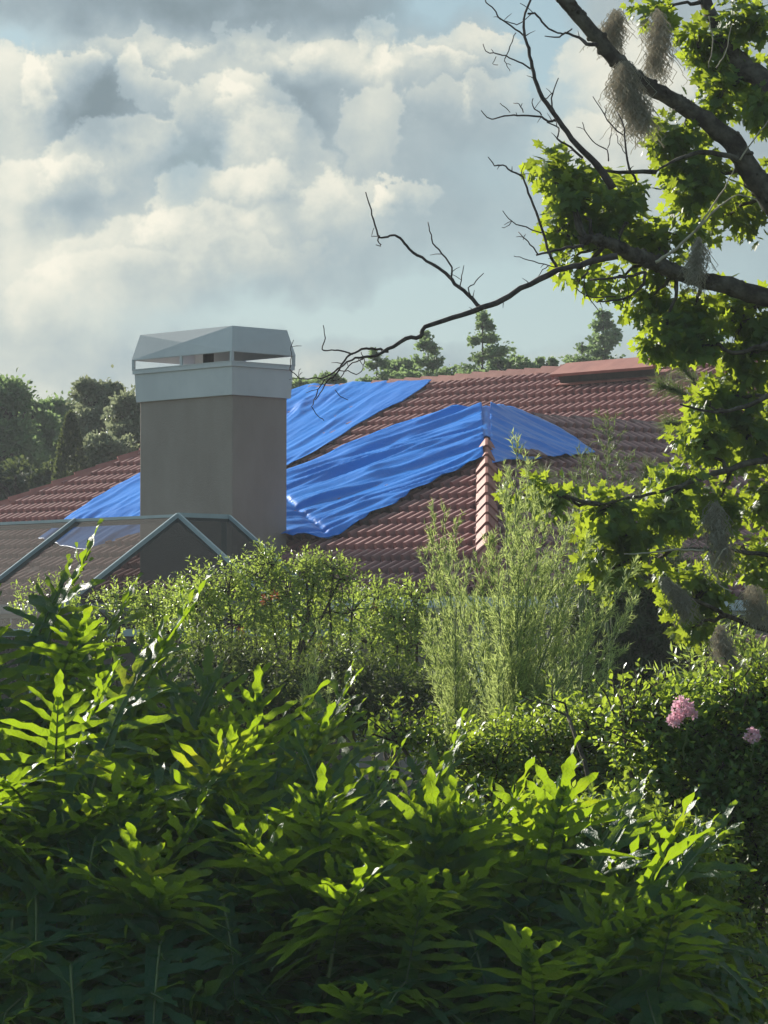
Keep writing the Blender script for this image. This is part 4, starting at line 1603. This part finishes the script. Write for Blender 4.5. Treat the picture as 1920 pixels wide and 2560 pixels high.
# ---------------------------------------------------------------- split-leaf philodendrons
def lobe_strip(L, w, nseg=9, seed=0.0):
    V, Q = [], []
    nseg = 13
    for i in range(nseg + 1):
        t = i / nseg
        prof = (0.55 + .75 * t) * (1 - t ** 2.0) ** .7 if t < 1 else 0
        wl_ = w * max(.04, prof) * (1 + .26 * math.sin(t * 19 + seed))
        wr_ = w * max(.04, prof) * (1 + .26 * math.sin(t * 16 + seed * 1.7 + 1))
        ww = (wl_ + wr_) / 2
        wav = .30 * w * math.sin(t * 11 + seed * 2)
        V += [(-wl_, t * L, .28 * ww + wav), (0, t * L, 0), (wr_, t * L, .28 * ww - wav)]
        if i:
            a = 3 * (i - 1)
            Q += [(a, a + 1, a + 4, a + 3), (a + 1, a + 2, a + 5, a + 4)]
    return np.array(V), np.array(Q)


def philo_leaf(seed):
    """one deeply lobed blade, midrib along +y length 1, surface normal +z"""
    rs = random.Random(seed)
    V, Q, n = [], [], 0

    def add(v_, q_):
        nonlocal n
        V.append(v_)
        Q.append(q_ + n)
        n += len(v_)
    # central panel
    cen, cq = [], []
    ns = 12
    for i in range(ns + 1):
        t = i / ns
        w = .085 * (1 - t) ** .6 + .02
        z = -.22 * t * t
        cen += [(-w, t, z + .02), (0, t, z), (w, t, z + .02)]
        if i:
            a = 3 * (i - 1)
            cq += [(a, a + 1, a + 4, a + 3), (a + 1, a + 2, a + 5, a + 4)]
    add(np.array(cen), np.array(cq))
    nl = 8
    for s_ in (-1, 1):
        for i in range(nl):
            t = (i + .2) / nl
            ang = math.radians(120 - 92 * t + rs.uniform(-13, 13))
            L = (.52 + .14 * math.sin(math.pi * min(1, t * 1.15))) * (1.05 - .42 * t) * rs.uniform(.85, 1.1)
            lv_, lq = lobe_strip(L, .050 * (1.1 - .3 * t), 9, rs.uniform(0, 6))
            th = rs.uniform(-.25, .25)
            # droop along the lobe and roll
            lv_[:, 2] -= (.55 + .3 * th) * lv_[:, 1] ** 2
            roll = rs.uniform(-.7, .7)
            x_, z_ = lv_[:, 0].copy(), lv_[:, 2].copy()
            lv_[:, 0] = x_ * math.cos(roll) - z_ * math.sin(roll) * .5
            lv_[:, 2] = x_ * math.sin(roll) + z_
            lift = rs.uniform(-.15, .5)
            y_ = lv_[:, 1].copy()
            lv_[:, 2] += y_ * lift
            ca, sa = math.cos(ang), math.sin(ang)
            # y axis -> direction (s*sin, cos)
            X = lv_[:, 0] * ca + y_ * sa
            Y_ = -lv_[:, 0] * sa + y_ * ca
            lv_[:, 0] = s_ * X
            lv_[:, 1] = t * .93 + Y_
            lv_[:, 2] += -.22 * t * t
            lq = lq if s_ > 0 else lq[:, ::-1]
            add(lv_, lq)
    lv_, lq = lobe_strip(.34, .055, 8, rs.uniform(0, 6))
    lv_[:, 2] -= .5 * lv_[:, 1] ** 2 + .2
    lv_[:, 1] += .92
    add(lv_, lq)
    return np.concatenate(V), np.concatenate(Q)


LEAVES = [philo_leaf(i) for i in range(6)]
PG = 'philodendrons massed in the foreground'


def philodendron(px, row, Y, n, label, size=.62, updir=.0, spreadv=1.0):
    top_ = at(px, row, Y)
    crown = Vector((top_.x, top_.y, max(.10, top_.z - 1.18)))
    t = thing('philodendron', label, 'philodendron', (crown.x, crown.y, 0), PG)
    lf, pt = MB(), MB()
    pt.tube(wobble(Vector((crown.x, crown.y, 0)), crown, 5, .1), [.06, .05], 8, .2)
    for i in range(n):
        az = i * 2.39996 + random.uniform(-.4, .4)
        q_ = (i + .5) / n
        elv = math.radians(88 - 66 * q_ ** .8 + random.uniform(-8, 8))
        d_ = Vector((math.cos(az) * math.cos(elv) * spreadv, math.sin(az) * math.cos(elv) * .8, math.sin(elv))).normalized()
        L = random.uniform(.50, .82)
        e = crown + d_ * L
        out_ = Vector((math.cos(az), math.sin(az), 0))
        mid = crown.lerp(e, .55) + Z * .04
        pt.tube([crown, mid, e], [.011, .009, .007], 6)
        # blade leaves the stalk, tipping outwards
        tilt = random.uniform(1.0, 1.45) if i < 4 else random.choice((random.uniform(-1.2, .1), random.uniform(.1, 1.35))) + updir - .3 * q_
        fwd = (out_ * math.cos(tilt) + Z * math.sin(tilt)).normalized()
        upn = (Z * math.cos(tilt) - out_ * math.sin(tilt)) + Vector((random.gauss(0, .3), random.gauss(0, .3), 0))
        tv, tq = LEAVES[random.randrange(len(LEAVES))]
        s_ = size * random.uniform(.75, 1.12)
        e2 = e - fwd * (s_ * .12)
        scatter(lf, tv, tq, np.array([tuple(e2)]), np.array([tuple(fwd)]), np.array([tuple(upn)]), np.array([s_]))
        rib = [e2 + fwd * (s_ * k_ / 6) + upn.normalized() * (-s_ * .22 * (k_ / 6) ** 2 + .004) for k_ in range(7)]
        pt.tube(rib, [.006, .002], 5)
    lf.build('leaves', M['philo'], t, True)
    pt.build('stalks', M['stem'], t, True)


PH = [
    (10, 1415, 14.8, 20, 'split-leaf plant tallest at the left edge beside the mesh enclosure'),
    (240, 1525, 14.6, 20, 'split-leaf plant behind the tall yellow-green leaf at the left'),
    (470, 1620, 15.0, 20, 'split-leaf plant in front of the small-leaved shrub below the chimney'),
    (640, 1690, 14.4, 20, 'split-leaf plant with upright lit tips left of the small feathery sprig'),
    (120, 1640, 13.4, 22, 'split-leaf plant with glowing upright blades near the left edge'),
    (370, 1740, 13.4, 22, 'split-leaf plant lit yellow-green in the left half'),
    (600, 1790, 13.6, 22, 'split-leaf plant at the centre of the sunlit front row'),
    (840, 1790, 13.8, 22, 'split-leaf plant with long lit blades below the dark bushes'),
    (1040, 1880, 13.4, 16, 'split-leaf plant with a broad glowing leaf left of the feathery plants'),
    (60, 1850, 13.3, 20, 'shaded split-leaf plant below the left edge of the lit row'),
    (330, 1930, 13.3, 20, 'shaded split-leaf plant under the lit row, left'),
    (620, 1960, 13.4, 20, 'shaded split-leaf plant under the lit row, centre left'),
    (900, 1990, 13.2, 16, 'shaded split-leaf plant below the broad glowing leaf'),
    (1180, 2060, 13.3, 15, 'split-leaf plant in shade between centre and the dark bush'),
    (150, 2270, 13.1, 22, 'dark split-leaf plant low at the left edge'),
    (450, 2260, 13.1, 22, 'dark split-leaf plant low, with a pale straight stalk'),
    (780, 2200, 13.2, 22, 'dark split-leaf plant low at bottom centre'),
    (1080, 2310, 13.3, 22, 'split-leaf plant with small lit tips at the lower centre right'),
    (1330, 2400, 13.3, 15, 'split-leaf plant lowest at the right with one lit blade tip'),
]
PH += [
    (1250, 1990, 13.9, 16, 'dark split-leaf plant in front of the foot of the feathery plants'),
    (1450, 2060, 13.7, 16, 'dark split-leaf plant with arching stalks right of centre'),
    (1520, 2320, 13.4, 18, 'dark split-leaf plant low, right of the small lit tips'),
    (880, 1950, 14.6, 14, 'split-leaf plant at the back of the sunlit row, below the pale wall'),
]
for i, (px, row, Y, n, lab) in enumerate(PH):
    philodendron(px, row, Y, int(n * 1.2), lab, size=random.uniform(.43, .54))


# ---------------------------------------------------------------- far trees
def far_tree(name, label, px, top, wpx, Y, mat, kind='round', n=2600, base_row=1500, leaf=.24, group='trees beyond the house'):
    topp = at(px, top, Y)
    H = topp.z
    t = thing(name, label, 'tree', (topp.x, Y, 0), group)
    Wd = wpx * Y / F
    tr = MB()
    lv_ = MB()
    sx = random.uniform(0, 99)
    if kind == 'conifer':
        tr.tube([Vector((topp.x, Y, 0)), Vector((topp.x, Y, H * .5)), topp + Z * .1], [Wd * .09, Wd * .06, .015], 7)
        pos, fw = [], []
        hz = max(1., H - Wd * 5)
        z_ = H - .05
        while z_ > hz:
            R = Wd * 1.15 * min(1., (H - z_) / (Wd * 1.9) + .04)
            for b_i in range(5):
                az = random.uniform(0, 6.28)
                Rb = R * random.uniform(.55, 1.2)
                a = Vector((topp.x, Y, z_ + random.uniform(-.08, .08)))
                e = a + Vector((math.cos(az) * Rb, math.sin(az) * Rb, Rb * random.uniform(-.12, .28)))
                tr.tube([a, a.lerp(e, .5) - Z * .03, e], [.03, .02, .01], 4, cap=False)
                m_ = int(n * .048 * (.14 + Rb / Wd))
                for j in range(m_):
                    s_ = random.uniform(.12, 1.05) ** .8
                    c = a.lerp(e, s_)
                    sg = .10 * Rb + .035
                    pos.append((c.x + random.gauss(0, sg), c.y + random.gauss(0, sg), c.z + random.gauss(0, .045 + .02 * Rb)))
                    fw.append(tuple((e - a).normalized() + Vector(rnd_dirs(1)[0]) * .8))
            z_ -= .20 + .16 * min(1, R / Wd) + random.uniform(0, .08)
        pos, fw = np.array(pos), np.array(fw)
    elif kind == 'cone':
        tr.tube([Vector((topp.x, Y, 0)), Vector((topp.x, Y, H * .7))], [.12, .05], 7)
        z_ = rng.uniform(0, 1, n) ** .9
        zz = H * (.25 + .75 * z_)
        R = Wd * np.sin(np.pi * np.clip(.12 + .88 * z_, 0, 1)) ** .75
        az = rng.uniform(0, 6.28, n)
        rr = R * rng.uniform(.75, 1.05, n)
        pos = np.stack([topp.x + rr * np.cos(az), Y + rr * np.sin(az), zz], -1)
        fw = np.stack([np.cos(az), np.sin(az), np.full(n, 1.2)], -1) + rng.normal(0, .3, (n, 3))
    else:
        tr.tube(wobble(Vector((topp.x, Y, 0)), Vector((topp.x, Y, H * .6)), 6, .05), [.22, .1], 8)
        blobs = []
        for i in range(30):
            f_ = random.uniform(0, 1) ** .8
            z_ = H - Wd * .35 - (1 - f_) * Wd * 2.4
            R = Wd * (1.15 - .45 * f_ ** 2)
            az = random.uniform(0, 6.28)
            c = Vector((topp.x + math.cos(az) * R * .6, Y + math.sin(az) * R * .6, z_))
            blobs.append((c, Wd * random.uniform(.26, .5)))
        for i in range(7):
            az = random.uniform(0, 6.28)
            blobs.append((topp + Vector((math.cos(az) * Wd * .7, math.sin(az) * Wd * .7, -Wd * random.uniform(.15, .7))), Wd * random.uniform(.10, .2)))
        blobs.append((topp - Z * (Wd * .22), Wd * .24))
        pos, fw = [], []
        for c, r in blobs:
            tr.tube(wobble(Vector((topp.x, Y, max(.5, c.z - Wd * .8))), c, 5, .1), [.08, .03], 5)
            k_ = int(5.6 * n / len(blobs))
            dr = rng.normal(0, 1, (k_, 3))
            ps = V3(c) + dr * np.array([r, r, r * .8]) * .58
            dr = nrm(dr)
            keep_ = np.array([noise.noise(Vector(p_) * 1.5) + .5 * noise.noise(Vector(p_) * 4.0) > -.12 for p_ in ps])
            ps, dr = ps[keep_], dr[keep_]
            pos.append(ps)
            fw.append(dr + rng.normal(0, .5, dr.shape))
        pos, fw = np.concatenate(pos), np.concatenate(fw)
    scatter(lv_, np.array(OVAL_V) * (1.4, 1, 1.5), OVAL_F, pos, fw, nrm(rnd_dirs(len(pos)) + np.array([0, 0, .6])), leaf * .52 * rng.uniform(.5, 1.2, len(pos)))
    tr.build('trunk', M['bark'], t)
    lv_.build('crown', M[mat], t)


far_tree('conifer', 'narrow open-branched conifer, tallest above the middle of the tiled ridge', 1206, 783, 52, 82, 'far', 'conifer', 3000, leaf=.20)
far_tree('conifer', 'full conifer behind the ridge left of the tallest one', 1070, 838, 66, 84, 'far', 'conifer', 3600, leaf=.22)
far_tree('conifer', 'small dark conifer just right of the upper blue sheet', 942, 882, 56, 80, 'far', 'conifer', 2600, leaf=.20)
far_tree('conifer', 'broad conifer behind the ridge beside the big tree', 1508, 788, 95, 86, 'far', 'conifer', 5200, leaf=.22)
far_tree('conifer', 'short conifer top left of the broad one behind the ridge', 1455, 866, 46, 84, 'far', 'conifer', 1600, leaf=.2)
far_tree('broadleaf_tree', 'low leafy treetop between the two pairs of conifers', 1290, 895, 70, 84, 'far', 'round', 2200)
far_tree('broadleaf_tree', 'tiny treetop peeping over the ridge near the broad conifer', 1368, 902, 26, 84, 'far', 'round', 900)
far_tree('broadleaf_tree', 'low leafy treetop between the blue sheet and the conifers', 1005, 905, 50, 86, 'far', 'round', 1500)
far_tree('broadleaf_tree', 'low treetop right beside the chimney cap over the blue sheet', 815, 940, 50, 84, 'far', 'round', 2200)
far_tree('broadleaf_tree', 'leafy treetop touching the chimney on its right', 745, 955, 46, 88, 'far', 'round', 2000)
far_tree('broadleaf_tree', 'tall broad tree at the left edge', 10, 955, 70, 78, 'far', 'round', 4200)
far_tree('broadleaf_tree', 'green tree second from the left edge', 60, 1005, 90, 80, 'far', 'round', 5200)
far_tree('broadleaf_tree', 'green tree behind the dark rounded cypress', 150, 1000, 80, 82, 'far', 'round', 5000)
far_tree('broadleaf_tree', 'silvery open tree with a high rounded top left of the chimney', 240, 955, 70, 76, 'farpale', 'round', 4200, leaf=.2)
far_tree('broadleaf_tree', 'silvery tree touching the chimney on its left', 318, 995, 66, 74, 'farpale', 'round', 4200, leaf=.2)
far_tree('broadleaf_tree', 'low shadowed tree behind the left end of the tiled roof', 60, 1150, 130, 70, 'fardark', 'round', 5200)
far_tree('broadleaf_tree', 'pale leafy tree just over the left hip of the roof', 262, 1090, 70, 68, 'farpale', 'round', 3600, leaf=.18)
far_tree('cypress', 'dark rounded cypress standing among the trees left of the chimney', 176, 1036, 56, 66, 'fardark', 'cone', 9000, leaf=.17)
far_tree('broadleaf_tree', 'distant tree filling the gap behind the chimney', 460, 1060, 120, 84, 'far', 'round', 3500)
far_tree('broadleaf_tree', 'distant tree behind the big tree at the right edge', 1880, 880, 110, 84, 'far', 'round', 3500)
far_tree('broadleaf_tree', 'distant tree right of the broad conifer behind leaves', 1700, 880, 90, 88, 'far', 'round', 3000)

print('OBJ', len(S.objects), 'polys', sum(len(o.data.polygons) for o in S.objects if o.type == 'MESH'))

# ---------------------------------------------------------------- air
hz = MB()
hz.box((-160, -20, -1), (320, 0, 0), (0, 190, 0), (0, 0, 31))
m, q, out = new_mat('haze_air')
pv = q.n('ShaderNodeVolumePrincipled')
pv.inputs['Color'].default_value = (.86, .93, 1, 1)
pv.inputs['Density'].default_value = .0006
pv.inputs['Anisotropy'].default_value = .2
q.put(out.inputs[1], pv.outputs[0])
ho = hz.build('haze', m)
ho['kind'] = 'stuff'

# unseen shrubs added left of the frame to shade the lower front planting
for i, (y_, top_) in enumerate(((14.2, 1.7), (15.2, 2.15), (16.2, 2.6), (17.2, 2.95), (18.2, 3.2))):
    x_ = -.107 * y_ - .88
    row_ = HORIZ - (top_ - .35 - EYE) / y_ * F
    low_ = HORIZ - (top_ * .45 - EYE) / y_ * F
    px_ = CX + x_ / y_ * F
    rr_ = .50 / y_ * F
    shrub('added_shade_shrub', ('low', 'middling', 'tall', 'taller', 'tallest')[i] + ' dense green shrub added out of view at left to shade the front planting', 'shrub',
          [(px_, row_, rr_, .35 / y_ * F, 260), (px_, low_, rr_, top_ * .45 / y_ * F, 420)], y_, 'thicket', HEDGE_V, OVAL_F, 9, .18, .085, px_, upbias=.5, group='unseen shrubs added for shade')
